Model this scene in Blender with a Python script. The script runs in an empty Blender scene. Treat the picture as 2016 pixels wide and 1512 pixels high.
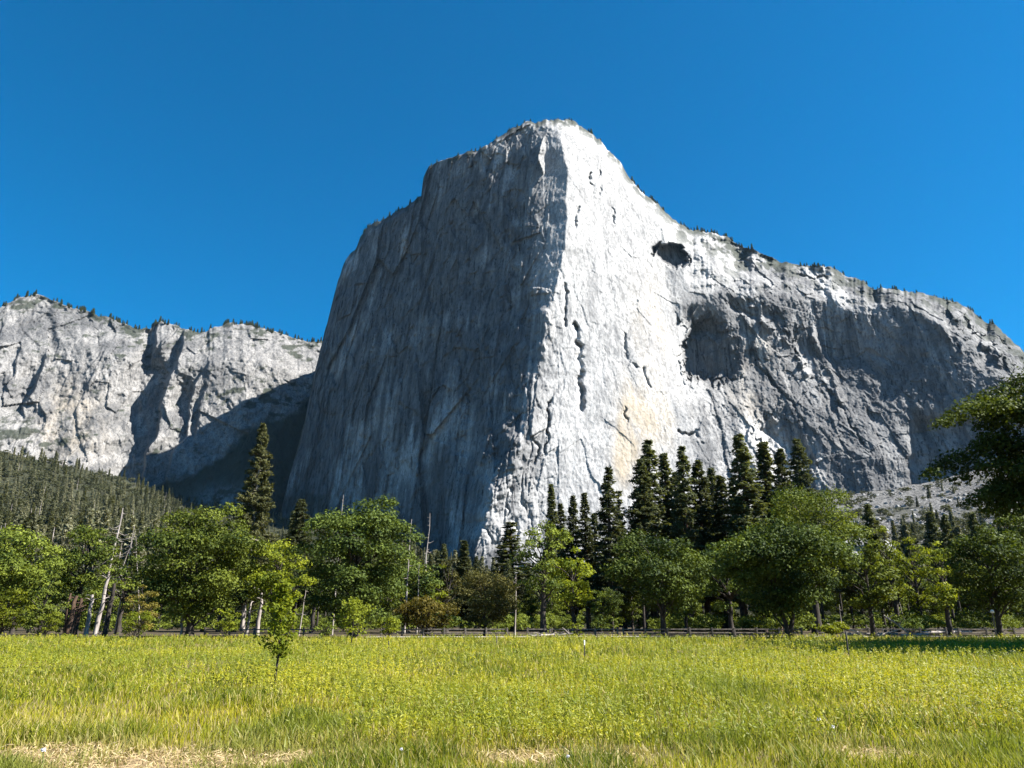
import bpy, math, random
import numpy as np
from math import radians as R_, sin, cos, pi, sqrt, atan2
from mathutils import Vector

scene = bpy.context.scene
COL = scene.collection

# ------------------------------------------------------------------ camera
FPX, PITCH, CAMZ = 1500.0, R_(17.2), 1.7
cam = bpy.data.cameras.new('camera')
cam.sensor_width = 36.0
cam.lens = 36.0 * FPX / 2016.0
cam.clip_start, cam.clip_end = 0.1, 60000
camo = bpy.data.objects.new('camera', cam)
COL.objects.link(camo)
camo.location = (0, 0, CAMZ)
camo.rotation_euler = (pi / 2 + PITCH, 0, 0)
scene.camera = camo

# ------------------------------------------------------------------ world, sun, exposure
SUN_AZ, SUN_EL = R_(101), R_(45)          # azimuth clockwise from +Y (view direction)
world = bpy.data.worlds.new("World")
scene.world = world
world.use_nodes = True
wn, wl = world.node_tree.nodes, world.node_tree.links
wn.clear()
sky = wn.new('ShaderNodeTexSky')
sky.sky_type = 'NISHITA'
sky.sun_disc = False
sky.sun_elevation = SUN_EL
sky.sun_rotation = SUN_AZ
sky.altitude = 1300
sky.air_density = 1.0
sky.dust_density = 0.8
sky.ozone_density = 4.0
hs = wn.new('ShaderNodeHueSaturation')
hs.inputs['Saturation'].default_value = 1.6
hs.inputs['Hue'].default_value = 0.493
bg = wn.new('ShaderNodeBackground')
bg.inputs['Strength'].default_value = 0.05
wo = wn.new('ShaderNodeOutputWorld')
wl.new(sky.outputs[0], hs.inputs['Color'])
wl.new(hs.outputs[0], bg.inputs['Color'])
wl.new(bg.outputs[0], wo.inputs['Surface'])

sun = bpy.data.lights.new('sun', 'SUN')
sun.energy = 5.0
sun.angle = R_(0.5)
sun.color = (1.0, 0.955, 0.88)
suno = bpy.data.objects.new('sun', sun)
COL.objects.link(suno)
SDIR = Vector((sin(SUN_AZ) * cos(SUN_EL), cos(SUN_AZ) * cos(SUN_EL), sin(SUN_EL)))
suno.rotation_euler = (-SDIR).to_track_quat('-Z', 'Y').to_euler()
suno.location = (60, -30, 80)

vs = scene.view_settings
vs.view_transform = 'Standard'
vs.look = 'None'
vs.gamma = 1
vs.use_curve_mapping = False
vs.exposure = 1.85
scene.cycles.max_bounces = 6
scene.cycles.diffuse_bounces = 3
scene.cycles.transmission_bounces = 4
scene.cycles.glossy_bounces = 2

# ------------------------------------------------------------------ projection helpers (photo pixel -> direction)
SP, CP = sin(PITCH), cos(PITCH)


def ray(px, py):
    """direction through a photo pixel: X = a*Y, Z = CAMZ + r*Y"""
    u = (np.asarray(px, float) - 1008.0) / FPX
    v = (756.0 - np.asarray(py, float)) / FPX
    d = CP - v * SP
    return u / d, (SP + v * CP) / d


def at(px, py, Y):
    a, r = ray(px, py)
    return float(a * Y), float(Y), float(CAMZ + r * Y)


def ground_y(py):
    _, r = ray(1008, py)
    return float(-CAMZ / r)


HAZE = 0.00001


# ------------------------------------------------------------------ noise
def _hash(ix, iy, seed):
    h = (ix.astype(np.int64) * 374761393 + iy.astype(np.int64) * 668265263 + seed * 1442695041) & 0xFFFFFFFF
    h = ((h ^ (h >> 13)) * 1274126177) & 0xFFFFFFFF
    h = (h ^ (h >> 16)) & 0xFFFFFFFF
    h = (h * 2246822519) & 0xFFFFFFFF
    h = (h ^ (h >> 15)) & 0xFFFFFFFF
    return h / 4294967295.0


def vnoise(x, y, seed=0):
    ix, iy = np.floor(x), np.floor(y)
    fx, fy = x - ix, y - iy
    fx, fy = fx * fx * fx * (fx * (fx * 6 - 15) + 10), fy * fy * fy * (fy * (fy * 6 - 15) + 10)
    a, b = _hash(ix, iy, seed), _hash(ix + 1, iy, seed)
    c, d = _hash(ix, iy + 1, seed), _hash(ix + 1, iy + 1, seed)
    return (a * (1 - fx) + b * fx) * (1 - fy) + (c * (1 - fx) + d * fx) * fy - 0.5


def fbm(x, y, seed=0, octv=4, gain=0.5):
    t, a = 0, 1.0
    for o in range(octv):
        t = t + a * vnoise(x * 2 ** o + 17.3 * o, y * 2 ** o + 9.1 * o, seed + o * 7)
        a *= gain
    return t


def cells(x, y, seed=0):
    """cell noise: value of the nearest cell, distance gap to the border"""
    ix, iy = np.floor(x), np.floor(y)
    f1 = np.full(x.shape, 9.0)
    f2 = np.full(x.shape, 9.0)
    val = np.zeros(x.shape)
    for dx in (-1, 0, 1):
        for dy in (-1, 0, 1):
            cx, cy = ix + dx, iy + dy
            qx = cx + _hash(cx, cy, seed)
            qy = cy + _hash(cx, cy, seed + 11)
            d = np.hypot(x - qx, y - qy)
            v = _hash(cx, cy, seed + 23)
            near = d < f1
            f2 = np.where(near, f1, np.minimum(f2, d))
            val = np.where(near, v, val)
            f1 = np.where(near, d, f1)
    return val - 0.5, f2 - f1


def facets(x, y, seed=0):
    """angular relief: every cell is a randomly tilted, randomly offset plane"""
    ix, iy = np.floor(x), np.floor(y)
    f1 = np.full(x.shape, 9.0)
    h = np.zeros(x.shape)
    for dx in (-1, 0, 1):
        for dy in (-1, 0, 1):
            cx, cy = ix + dx, iy + dy
            qx = cx + _hash(cx, cy, seed)
            qy = cy + _hash(cx, cy, seed + 11)
            d = np.hypot(x - qx, y - qy)
            v = (_hash(cx, cy, seed + 23) - .5) * 1.0 + (_hash(cx, cy, seed + 31) - .5) * 1.5 * (x - qx) + (_hash(cx, cy, seed + 37) - .5) * 1.5 * (y - qy)
            near = d < f1
            h = np.where(near, v, h)
            f1 = np.where(near, d, f1)
    return h


def zigzag(y, step, amp, seed):
    k = np.arange(-3, 2000 // step + 4)
    rr = np.random.default_rng(seed)
    return np.interp(y, k * step + rr.uniform(-.4, .4, len(k)) * step, rr.uniform(-amp, amp, len(k)))


def sstep(a, b, x):
    t = np.clip((x - a) / (b - a), 0, 1)
    return t * t * (3 - 2 * t)


def interp(pts, x):
    p = sorted(pts)
    return np.interp(x, [q[0] for q in p], [q[1] for q in p])


def seg_dist(px, py, poly):
    best = np.full(np.shape(px), 1e9)
    for (x0, y0), (x1, y1) in zip(poly[:-1], poly[1:]):
        dx, dy = x1 - x0, y1 - y0
        t = np.clip(((px - x0) * dx + (py - y0) * dy) / (dx * dx + dy * dy), 0, 1)
        best = np.minimum(best, np.hypot(px - x0 - t * dx, py - y0 - t * dy))
    return best


# ------------------------------------------------------------------ mesh helpers
def np_mesh(name, V, quads=None, tris=None, mats=(), attrs=None, smooth=False, mi=None):
    me = bpy.data.meshes.new(name)
    V = np.asarray(V, np.float32)
    nq = 0 if quads is None else len(quads)
    nt = 0 if tris is None else len(tris)
    me.vertices.add(len(V))
    me.vertices.foreach_set('co', V.ravel())
    idx = []
    if nq: idx.append(np.asarray(quads, np.int32).ravel())
    if nt: idx.append(np.asarray(tris, np.int32).ravel())
    idx = np.concatenate(idx)
    me.loops.add(len(idx))
    me.loops.foreach_set('vertex_index', idx)
    me.polygons.add(nq + nt)
    tot = np.concatenate([np.full(nq, 4), np.full(nt, 3)]).astype(np.int32)
    st = np.concatenate([[0], np.cumsum(tot)[:-1]]).astype(np.int32)
    me.polygons.foreach_set('loop_start', st)
    me.polygons.foreach_set('loop_total', tot)
    if smooth:
        me.polygons.foreach_set('use_smooth', np.ones(nq + nt, bool))
    if mi is not None:
        me.polygons.foreach_set('material_index', np.asarray(mi, np.int32))
    for m in mats:
        me.materials.append(m)
    for k, a in (attrs or {}).items():
        at_ = me.attributes.new(k, 'FLOAT', 'POINT')
        at_.data.foreach_set('value', np.asarray(a, np.float32))
    me.update(calc_edges=True)
    me.validate()
    return me


def link(name, me, parent=None, loc=(0, 0, 0), rz=0.0, sc=None):
    o = bpy.data.objects.new(name, me)
    COL.objects.link(o)
    o.parent = parent
    o.location = loc
    o.rotation_euler = (0, 0, rz)
    if sc is not None:
        o.scale = (sc, sc, sc) if isinstance(sc, (int, float)) else sc
    return o


def tag(o, label, cat=None, group=None, kind=None):
    o['label'] = label
    if cat: o['category'] = cat
    if group: o['group'] = group
    if kind: o['kind'] = kind
    return o


def thing(name, label, cat, loc=(0, 0, 0), rz=0.0, sc=None, group=None):
    o = link(name, None, None, loc, rz, sc)
    return tag(o, label, cat, group)


def grid_faces(nc, nr):
    i = np.arange(nc - 1)[:, None] * nr + np.arange(nr - 1)[None, :]
    i = i.ravel()
    return np.stack([i, i + nr, i + nr + 1, i + 1], 1)


class Tubes:
    """tapered tubes collected in one mesh"""
    def __init__(s):
        s.V, s.Q, s.n = [], [], 0

    def add(s, pts, rad, sides=7):
        pts = np.asarray(pts, float)
        k = len(pts)
        tan = np.gradient(pts, axis=0)
        tan /= np.linalg.norm(tan, axis=1)[:, None] + 1e-9
        up = np.array([0.31, 0.95, 0.05]) if abs(tan[0][2]) > 0.7 else np.array([0, 0, 1.0])
        b = np.cross(tan, up)
        b /= np.linalg.norm(b, axis=1)[:, None] + 1e-9
        c = np.cross(b, tan)
        ang = np.arange(sides) * 2 * pi / sides
        ring = (np.cos(ang)[None, :, None] * b[:, None, :] + np.sin(ang)[None, :, None] * c[:, None, :])
        v = pts[:, None, :] + ring * np.asarray(rad, float)[:, None, None]
        base = s.n
        s.V.append(v.reshape(-1, 3))
        j = np.arange(sides)
        for i in range(k - 1):
            a0 = base + i * sides + j
            a1 = base + i * sides + (j + 1) % sides
            s.Q.append(np.stack([a0, a1, a1 + sides, a0 + sides], 1))
        s.n += k * sides

    def mesh(s, name, mat):
        return np_mesh(name, np.concatenate(s.V), np.concatenate(s.Q), mats=[mat], smooth=True)


def curve(p0, p1, bend, n=6, rng=None, wob=0.0):
    p0, p1 = np.asarray(p0, float), np.asarray(p1, float)
    t = np.linspace(0, 1, n)[:, None]
    p = p0 + (p1 - p0) * t + np.asarray(bend, float) * (4 * t * (1 - t))
    if rng is not None and wob:
        p[1:-1] += rng.normal(0, wob, (n - 2, 3))
    return p


def leaf_quads(C, N, L, W, rng):
    n = len(C)
    N = N / (np.linalg.norm(N, axis=1)[:, None] + 1e-9)
    t = rng.normal(0, 1, (n, 3))
    t -= N * np.sum(t * N, 1)[:, None]
    t /= np.linalg.norm(t, axis=1)[:, None] + 1e-9
    b = np.cross(N, t)
    L, W = np.broadcast_to(L, n)[:, None] / 2, np.broadcast_to(W, n)[:, None] / 2
    V = np.stack([C - t * L, C + b * W + t * L * .15, C + t * L, C - b * W + t * L * .15], 1).reshape(-1, 3)
    Q = np.arange(n * 4).reshape(n, 4)
    return V, Q


# ------------------------------------------------------------------ materials
def new_mat(name):
    m = bpy.data.materials.new(name)
    m.use_nodes = True
    nt = m.node_tree
    nt.nodes.clear()
    out = nt.nodes.new('ShaderNodeOutputMaterial')
    return m, nt.nodes, nt.links, out


def N(nodes, kind, **kw):
    n = nodes.new(kind)
    for k, v in kw.items():
        setattr(n, k, v)
    return n


def mixc(nodes, links, fac, a, b, mode='MIX'):
    m = nodes.new('ShaderNodeMix')
    m.data_type = 'RGBA'
    m.blend_type = mode
    m.clamp_factor = True
    for sock, v in ((m.inputs[0], fac), (m.inputs[6], a), (m.inputs[7], b)):
        if hasattr(v, 'is_linked') or hasattr(v, 'node'):
            links.new(v, sock)
        elif isinstance(v, (int, float)):
            sock.default_value = v
        else:
            sock.default_value = (*v, 1) if len(v) == 3 else v
    return m.outputs[2]


def noise(nodes, links, vec, scale, detail=4, rough=0.55, mapping=None):
    if mapping is not None:
        mp = nodes.new('ShaderNodeMapping')
        mp.inputs['Scale'].default_value = mapping
        links.new(vec, mp.inputs['Vector'])
        vec = mp.outputs[0]
    n = nodes.new('ShaderNodeTexNoise')
    n.inputs['Scale'].default_value = scale
    n.inputs['Detail'].default_value = detail
    n.inputs['Roughness'].default_value = rough
    links.new(vec, n.inputs['Vector'])
    return n.outputs['Fac']


def ramp(nodes, links, fac, stops):
    r = nodes.new('ShaderNodeValToRGB')
    e = r.color_ramp.elements
    while len(e) < len(stops):
        e.new(0.5)
    for el, (p, c) in zip(e, stops):
        el.position = p
        el.color = (*c, 1) if not isinstance(c, (int, float)) else (c, c, c, 1)
    links.new(fac, r.inputs['Fac'])
    return r.outputs['Color']


def attr(nodes, name):
    a = nodes.new('ShaderNodeAttribute')
    a.attribute_name = name
    return a.outputs['Fac']


def rock_mat(name, light, mid, stain, scale=1.0, bump=1.0):
    m, n, l, out = new_mat(name)
    tc = N(n, 'ShaderNodeTexCoord').outputs['Object']
    big = noise(n, l, tc, 0.012 * scale, 5, .6)
    streak = noise(n, l, tc, 0.11 * scale, 6, .62, (1, 1, .10))
    streak2 = noise(n, l, tc, 0.035 * scale, 4, .6, (1, 1, .16))
    fine = noise(n, l, tc, 0.28 * scale, 8, .75, (1, 1, .5))
    seam = noise(n, l, tc, 0.30 * scale, 5, .6, (1, 1, .035))
    blot = noise(n, l, tc, 0.05 * scale, 7, .7, (1, 1, .6))
    c = mixc(n, l, ramp(n, l, big, [(.35, 0.0), (.65, 1.0)]), mid, light)
    c = mixc(n, l, ramp(n, l, fine, [(.40, 0.75), (.52, 0.0)]), c, stain)
    c = mixc(n, l, ramp(n, l, streak, [(.34, 0.6), (.46, 0.0)]), c, stain)
    c = mixc(n, l, ramp(n, l, streak2, [(.30, 0.5), (.5, 0.0)]), c, stain)
    c = mixc(n, l, ramp(n, l, blot, [(.40, 0.45), (.52, 0.0)]), c, stain)
    c = mixc(n, l, ramp(n, l, seam, [(.36, 0.85), (.42, 0.0)]), c, stain)
    g = n.new('ShaderNodeMath'); g.operation = 'MULTIPLY'
    l.new(attr(n, 'gold'), g.inputs[0])
    l.new(ramp(n, l, streak2, [(.35, 0.0), (.6, 1.0)]), g.inputs[1])
    c = mixc(n, l, g.outputs[0], c, (.36, .285, .185))
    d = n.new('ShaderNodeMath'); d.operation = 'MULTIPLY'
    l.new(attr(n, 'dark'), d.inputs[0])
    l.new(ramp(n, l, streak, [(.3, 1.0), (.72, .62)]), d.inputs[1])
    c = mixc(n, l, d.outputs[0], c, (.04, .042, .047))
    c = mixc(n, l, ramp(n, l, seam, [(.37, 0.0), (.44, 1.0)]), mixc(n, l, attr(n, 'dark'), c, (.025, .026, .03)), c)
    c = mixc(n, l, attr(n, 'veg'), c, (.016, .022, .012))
    bs = N(n, 'ShaderNodeBsdfPrincipled')
    bs.inputs['Roughness'].default_value = .85
    bs.inputs['Specular IOR Level'].default_value = .2
    l.new(c, bs.inputs['Base Color'])
    b1 = noise(n, l, tc, 0.16 * scale, 9, .72, (1, 1, .45))
    bp = N(n, 'ShaderNodeBump')
    bp.inputs['Strength'].default_value = .9
    bp.inputs['Distance'].default_value = 1.15 * bump
    l.new(b1, bp.inputs['Height'])
    l.new(bp.outputs[0], bs.inputs['Normal'])
    l.new(bs.outputs[0], out.inputs['Surface'])
    return m


def leaf_mat(name, dark, light, transl=.35, tcol=None, spec=.25, patch=.15):
    m, n, l, out = new_mat(name)
    tc = N(n, 'ShaderNodeTexCoord').outputs['Object']
    oi = N(n, 'ShaderNodeObjectInfo')
    c = mixc(n, l, attr(n, 'tint'), dark, light)
    ph = noise(n, l, tc, patch, 2, .5)
    c = mixc(n, l, ramp(n, l, ph, [(.4, 0.0), (.62, .5)]), c, light)
    hsv = N(n, 'ShaderNodeHueSaturation')
    mr = N(n, 'ShaderNodeMapRange')
    mr.inputs['To Min'].default_value = .72
    mr.inputs['To Max'].default_value = 1.28
    l.new(oi.outputs['Random'], mr.inputs['Value'])
    l.new(mr.outputs[0], hsv.inputs['Value'])
    l.new(c, hsv.inputs['Color'])
    bs = N(n, 'ShaderNodeBsdfPrincipled')
    bs.inputs['Roughness'].default_value = .6
    bs.inputs['Specular IOR Level'].default_value = spec * .3
    l.new(hsv.outputs[0], bs.inputs['Base Color'])
    tr = N(n, 'ShaderNodeBsdfTranslucent')
    t2 = mixc(n, l, 1.0, hsv.outputs[0], tcol or (1.6, 1.5, .5), 'MULTIPLY')
    l.new(t2, tr.inputs['Color'])
    mx = N(n, 'ShaderNodeMixShader')
    mx.inputs[0].default_value = transl
    l.new(bs.outputs[0], mx.inputs[1])
    l.new(tr.outputs[0], mx.inputs[2])
    l.new(mx.outputs[0], out.inputs['Surface'])
    return m


def plain_mat(name, c1, c2, scale=3.0, rough=.85, mapping=None, bump=.02, lo=.38, hi=.62):
    m, n, l, out = new_mat(name)
    tc = N(n, 'ShaderNodeTexCoord').outputs['Object']
    f = noise(n, l, tc, scale, 6, .65, mapping)
    c = ramp(n, l, f, [(lo, c1), (hi, c2)])
    bs = N(n, 'ShaderNodeBsdfPrincipled')
    bs.inputs['Roughness'].default_value = rough
    bs.inputs['Specular IOR Level'].default_value = .2
    l.new(c, bs.inputs['Base Color'])
    bp = N(n, 'ShaderNodeBump')
    bp.inputs['Strength'].default_value = .8
    bp.inputs['Distance'].default_value = bump
    l.new(f, bp.inputs['Height'])
    l.new(bp.outputs[0], bs.inputs['Normal'])
    l.new(bs.outputs[0], out.inputs['Surface'])
    return m


M_rock = rock_mat('granite', (.43, .425, .418), (.36, .357, .354), (.15, .15, .153))
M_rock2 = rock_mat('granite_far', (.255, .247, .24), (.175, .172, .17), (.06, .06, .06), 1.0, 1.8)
M_oak = leaf_mat('oak_leaf', (.016, .032, .008), (.150, .180, .026), .24)
M_oakd = leaf_mat('oak_leaf_dark', (.011, .024, .008), (.100, .132, .024), .22)
M_oaky = leaf_mat('oak_leaf_yellow', (.056, .080, .010), (.195, .218, .020), .34)
M_olive = leaf_mat('cedar_leaf', (.034, .038, .013), (.105, .096, .028), .2)
M_rust = leaf_mat('rust_leaf', (.050, .052, .014), (.165, .130, .026), .25)
M_pine = leaf_mat('pine_needle', (.026, .035, .016), (.100, .110, .052), .28, patch=.3)
M_pinel = leaf_mat('pine_needle_light', (.026, .032, .014), (.092, .092, .038), .25, patch=.3)
M_greypine = leaf_mat('grey_needle', (.055, .064, .032), (.185, .178, .112), .2, patch=.2)
M_brush = leaf_mat('brush_leaf', (.026, .032, .016), (.070, .072, .036), .2, patch=.1)
M_sap = leaf_mat('sapling_leaf', (.055, .085, .009), (.170, .195, .016), .4, patch=1.2)
M_bark = plain_mat('dark_bark', (.018, .015, .013), (.060, .050, .042), 4.0, .9, (1, 1, .25), .05)
M_pbark = plain_mat('pine_bark', (.030, .021, .016), (.110, .068, .046), 3.0, .9, (1, 1, .3), .05)
M_dead = plain_mat('bleached_wood', (.14, .12, .11), (.36, .32, .29), 3.0, .9, (1, 1, .2), .03)
M_rail = plain_mat('fence_wood', (.06, .052, .045), (.17, .15, .135), 5.0, .9, None, .01)
M_scree = plain_mat('scree_stone', (.11, .11, .11), (.26, .258, .255), .9, .9, None, .2)


# ------------------------------------------------------------------ El Capitan-like monolith: guide lines lofted into a solid wall
TOP = [(470, 1160), (545, 1040), (570, 940), (600, 830), (618, 735), (640, 650), (660, 572), (680, 512), (700, 488), (708, 468), (722, 452),
       (736, 440), (760, 428), (790, 415), (818, 396), (829, 388), (833, 352), (845, 328), (870, 317), (905, 304), (940, 297), (965, 284), (1000, 262),
       (1030, 244), (1060, 237), (1095, 234), (1130, 241), (1160, 254), (1180, 272), (1200, 298), (1220, 318), (1240, 352), (1262, 378),
       (1300, 408), (1330, 436), (1350, 447), (1400, 460), (1432, 466), (1460, 482), (1500, 497), (1540, 514), (1580, 520), (1630, 527), (1680, 546),
       (1720, 566), (1735, 568), (1790, 574), (1840, 582), (1890, 598), (1925, 622), (1960, 642), (1990, 668), (2020, 700), (2080, 770), (2200, 900), (2330, 1060)]


def wall_guides(py):
    """each guide: pixel column and depth Y as functions of pixel row"""
    g = []
    g.append((interp([(1200, 470), (940, 560), (650, 630), (510, 672), (300, 690), (200, 700)], py),
              interp([(1200, 1395), (940, 1415), (600, 1470), (400, 1510), (200, 1560)], py)))
    g.append((interp([(1200, 690), (1000, 705), (800, 735), (600, 775), (480, 805), (390, 829), (330, 840), (200, 850)], py),
              interp([(1200, 1262), (1000, 1275), (800, 1285), (600, 1310), (390, 1350), (200, 1410)], py)))
    g.append((interp([(1200, 850), (700, 880), (390, 890), (200, 900)], py),
              interp([(1200, 1120), (900, 1150), (600, 1215), (390, 1260), (200, 1330)], py)))
    g.append((interp([(1200, 890), (1125, 912), (1060, 940), (1000, 960), (950, 984), (860, 1036), (740, 1052), (660, 1076), (600, 1090), (480, 1110),
                      (290, 1113), (200, 1113)], py) + zigzag(py, 22, 4.5, 5) + zigzag(py, 70, 5, 6) + zigzag(py, 9, 1.5, 7),
              interp([(1200, 985), (1120, 1000), (860, 1040), (600, 1095), (480, 1120), (290, 1178), (200, 1240)], py)))
    g.append((interp([(1200, 1330), (900, 1300), (700, 1280), (500, 1240), (300, 1180), (200, 1150)], py),
              interp([(1200, 1010), (900, 1092), (700, 1142), (500, 1178), (300, 1212), (200, 1270)], py)))
    g.append((interp([(1200, 1640), (1000, 1590), (900, 1555), (850, 1515), (800, 1490), (750, 1410), (660, 1345), (570, 1312), (450, 1300), (200, 1290)], py),
              interp([(1200, 1085), (1000, 1120), (850, 1160), (750, 1190), (600, 1195), (450, 1225), (200, 1330)], py)))
    g.append((interp([(1200, 1760), (900, 1700), (700, 1640), (500, 1610), (200, 1600)], py),
              interp([(1200, 1075), (900, 1112), (800, 1176), (700, 1236), (570, 1244), (450, 1235), (200, 1340)], py)))
    g.append((interp([(1200, 1815), (900, 1790), (700, 1770), (500, 1760), (200, 1760)], py),
              interp([(1200, 1100), (900, 1122), (700, 1184), (570, 1204), (450, 1220), (200, 1320)], py)))
    g.append((interp([(1200, 2040), (900, 2010), (700, 1985), (500, 1960), (200, 1950)], py),
              interp([(1200, 1022), (900, 1060), (700, 1106), (600, 1132), (450, 1180), (200, 1290)], py)))
    g.append((np.full(np.shape(py), 2340.0), interp([(1200, 960), (700, 1020), (200, 1170)], py)))
    return g


def wall_depth(px, py):
    a, r = ray(px, py)
    gs = wall_guides(py)
    inv = np.zeros(px.shape)
    A = [ray(g[0], py)[0] for g in gs]
    I = [1.0 / g[1] for g in gs]
    inv = I[0] + (a - A[0]) * (I[1] - I[0]) / (A[1] - A[0])
    for k in range(len(gs) - 1):
        t = (a - A[k]) / (A[k + 1] - A[k])
        seg = I[k] + t * (I[k + 1] - I[k])
        inv = np.where(a >= A[k], seg, inv)
    return 1.0 / inv


def build_wall():
    cols = np.concatenate([np.arange(470, 640, 1.3), np.arange(640, 2030, 1.55), np.arange(2030, 2331, 6)])
    NR = 600
    top = interp(TOP, cols)
    # small raggedness of the skyline
    top = top + fbm(cols / 22, cols * 0, 5, 4) * 7 + vnoise(cols / 5, cols * 0, 8) * 3
    t = np.linspace(0, 1, NR) ** 1.0
    PX = np.repeat(cols[:, None], NR, 1)
    bot = np.maximum(1205, top + 20)
    PY = bot[:, None] + (top - bot)[:, None] * t[None, :]
    D = wall_depth(PX, PY)
    a, r = ray(PX, PY)
    dpy = PY - top[:, None]                    # pixels below the skyline
    # crown slabs: the rock rolls back towards the summit
    slab_w = interp([(470, 8), (690, 18), (760, 14), (840, 6), (940, 7), (1040, 9), (1075, 14), (1120, 34), (1200, 36), (1300, 40), (1360, 110), (1450, 115), (1560, 72),
                     (1680, 62), (1760, 34), (1850, 60), (1940, 110), (2020, 120), (2330, 120)], PX)
    slab_k = interp([(470, 2.2), (690, 2.0), (840, 1.6), (1000, 1.6), (1110, 2.2), (1250, 1.6), (1350, 1.5), (1560, 2.2), (1700, 2.4), (1850, 2.0), (2020, 1.5), (2330, 1.5)], PX)
    wob = fbm(PX / 60, PY / 40, 71, 5) * .30
    q = np.clip(1 + wob - dpy / slab_w, 0, None)
    D = D + slab_k * slab_w * q ** 1.5 * .55
    s = a * D * 1.1 - .35 * (D - 1100) * (PX < 1100)
    z = r * D
    w = fbm(s / 60, z / 70, 3, 4)
    s2 = s + w * 13
    c1, e1 = cells(s2 / 62, z / 250 + s / 900, 31)
    c2, e2 = cells((s2 + z * .12) / 23, z / 62 + s / 90, 32)
    c3, e3 = cells((s + w * 7 - z * .1) / 8.5, z / 21 + s / 40, 33)
    right = sstep(1330, 1480, PX)
    left = 1 - sstep(1020, 1120, PX)
    se = (1 - left) * (1 - right)
    amp = 1.0 + .10 * right - .62 * se
    disp = 9 * fbm(s / 130, z / 260, 41, 3) + amp * (6.5 * c1 + 3.0 * c2 + 1.3 * c3)
    disp += amp * (1.0 * fbm(s2 / 15, z / 40, 42, 4) + .8 * fbm(s / 5, z / 8, 43, 3))
    rid = np.abs(fbm(s2 / 34, z / 190, 44, 4))
    disp += 4.5 * np.exp(-(rid / .03) ** 2) * (.15 + .85 * left)          # long vertical cracks
    disp += left * (20 * facets(s / 120, z / 380, 46) + 9 * facets(s / 48, z / 210, 47))
    disp *= 1 - .42 * se
    # slanting slab courses on the right wall
    dg = (z * .9 + s * .55)
    disp += right * 5.5 * (np.abs(fbm(dg / 55, (s - z) / 240, 51, 3)) - .2)
    fa = facets((s2 + z * .2) / 55, z / 75, 34)
    fb = facets((s2 - z * .15) / 21, z / 30, 35)
    fc = facets((s + w * 6) / 8, z / 11, 36)
    fd = facets((s - z * .2) / 3.4, z / 4.6, 37)
    disp += (8 * fa + 4.2 * fb) * (.16 + .55 * right * (1 - .6 * sstep(1620, 1720, PX)) + .5 * left) + 2.4 * fc * (.12 + .45 * right + .45 * left) + (1.1 - .6 * se) * fd
    disp += q.clip(0, 1) * (4.5 * fbm(dg / 16, (s - z) / 130, 52, 5))
    # alcoves
    def pocket(cx, cy, rx, ry, rot, depth, edge=.16, ramp_=0):
        x, y = PX - cx, PY - cy
        x, y = x * cos(rot) + y * sin(rot), -x * sin(rot) + y * cos(rot)
        d = np.hypot(x / rx, y / ry) + .28 * facets(PX / 26 + PY / 60, PY / 34, 64) + .16 * facets(PX / 9, PY / 12, 65)
        k = 1.0
        if ramp_:
            k = np.clip(.5 - .55 * (.8 * (PX - cx) / rx - .6 * (PY - cy) / ry), 0, 1.1)
        return depth * k * (1 - sstep(1 - edge, 1 + edge, d))
    disp += pocket(1325, 503, 34, 21, .45, 44, .16)
    disp += pocket(1402, 690, 56, 66, .25, 58, .2, 1)
    disp += pocket(1395, 632, 46, 30, .1, 22, .4, 1)
    disp += pocket(1480, 606, 46, 18, .35, 20, .3, 1)
    disp += pocket(1560, 870, 60, 70, .2, 26, .3, 1)
    disp += pocket(1592, 690, 22, 52, -.3, 18, .3, 1)
    # corner recess at far right of the wall
    disp += 26 * sstep(1782, 1800, PX + fbm(PY / 40, PY * 0, 62) * 16) * sstep(800, 850, PY)
    # bulging toe beside the prow
    for (cx, cy, rx, ry, h) in ((1000, 885, 40, 46, 11), (958, 895, 24, 34, 8), (975, 960, 30, 56, 8), (1072, 640, 18, 60, 8)):
        d2 = ((PX - cx) / rx) ** 2 + ((PY - cy) / ry) ** 2
        disp -= h * np.clip(1 - d2 + 1.1 * fbm(PX / 16, PY / 22, 63, 4), 0, 1.2) * (d2 < 2.2) * np.clip(2.2 - d2, 0, 1)
    # made-up fin, shaped only to catch a sliver of sun on the shaded face
    hy = np.clip(1 - ((PY - 306) / 39) ** 2, 0, 1) ** .7
    fx = (1073 + zigzag(PY, 9, 1.5, 39) - PX) / (13 * hy + .01)
    disp -= 27 * hy * np.where((fx > 0) & (fx < 1), fx, 0) * (hy > 0.02) * (1 + .2 * facets(PX / 7, PY / 16, 38))
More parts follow.
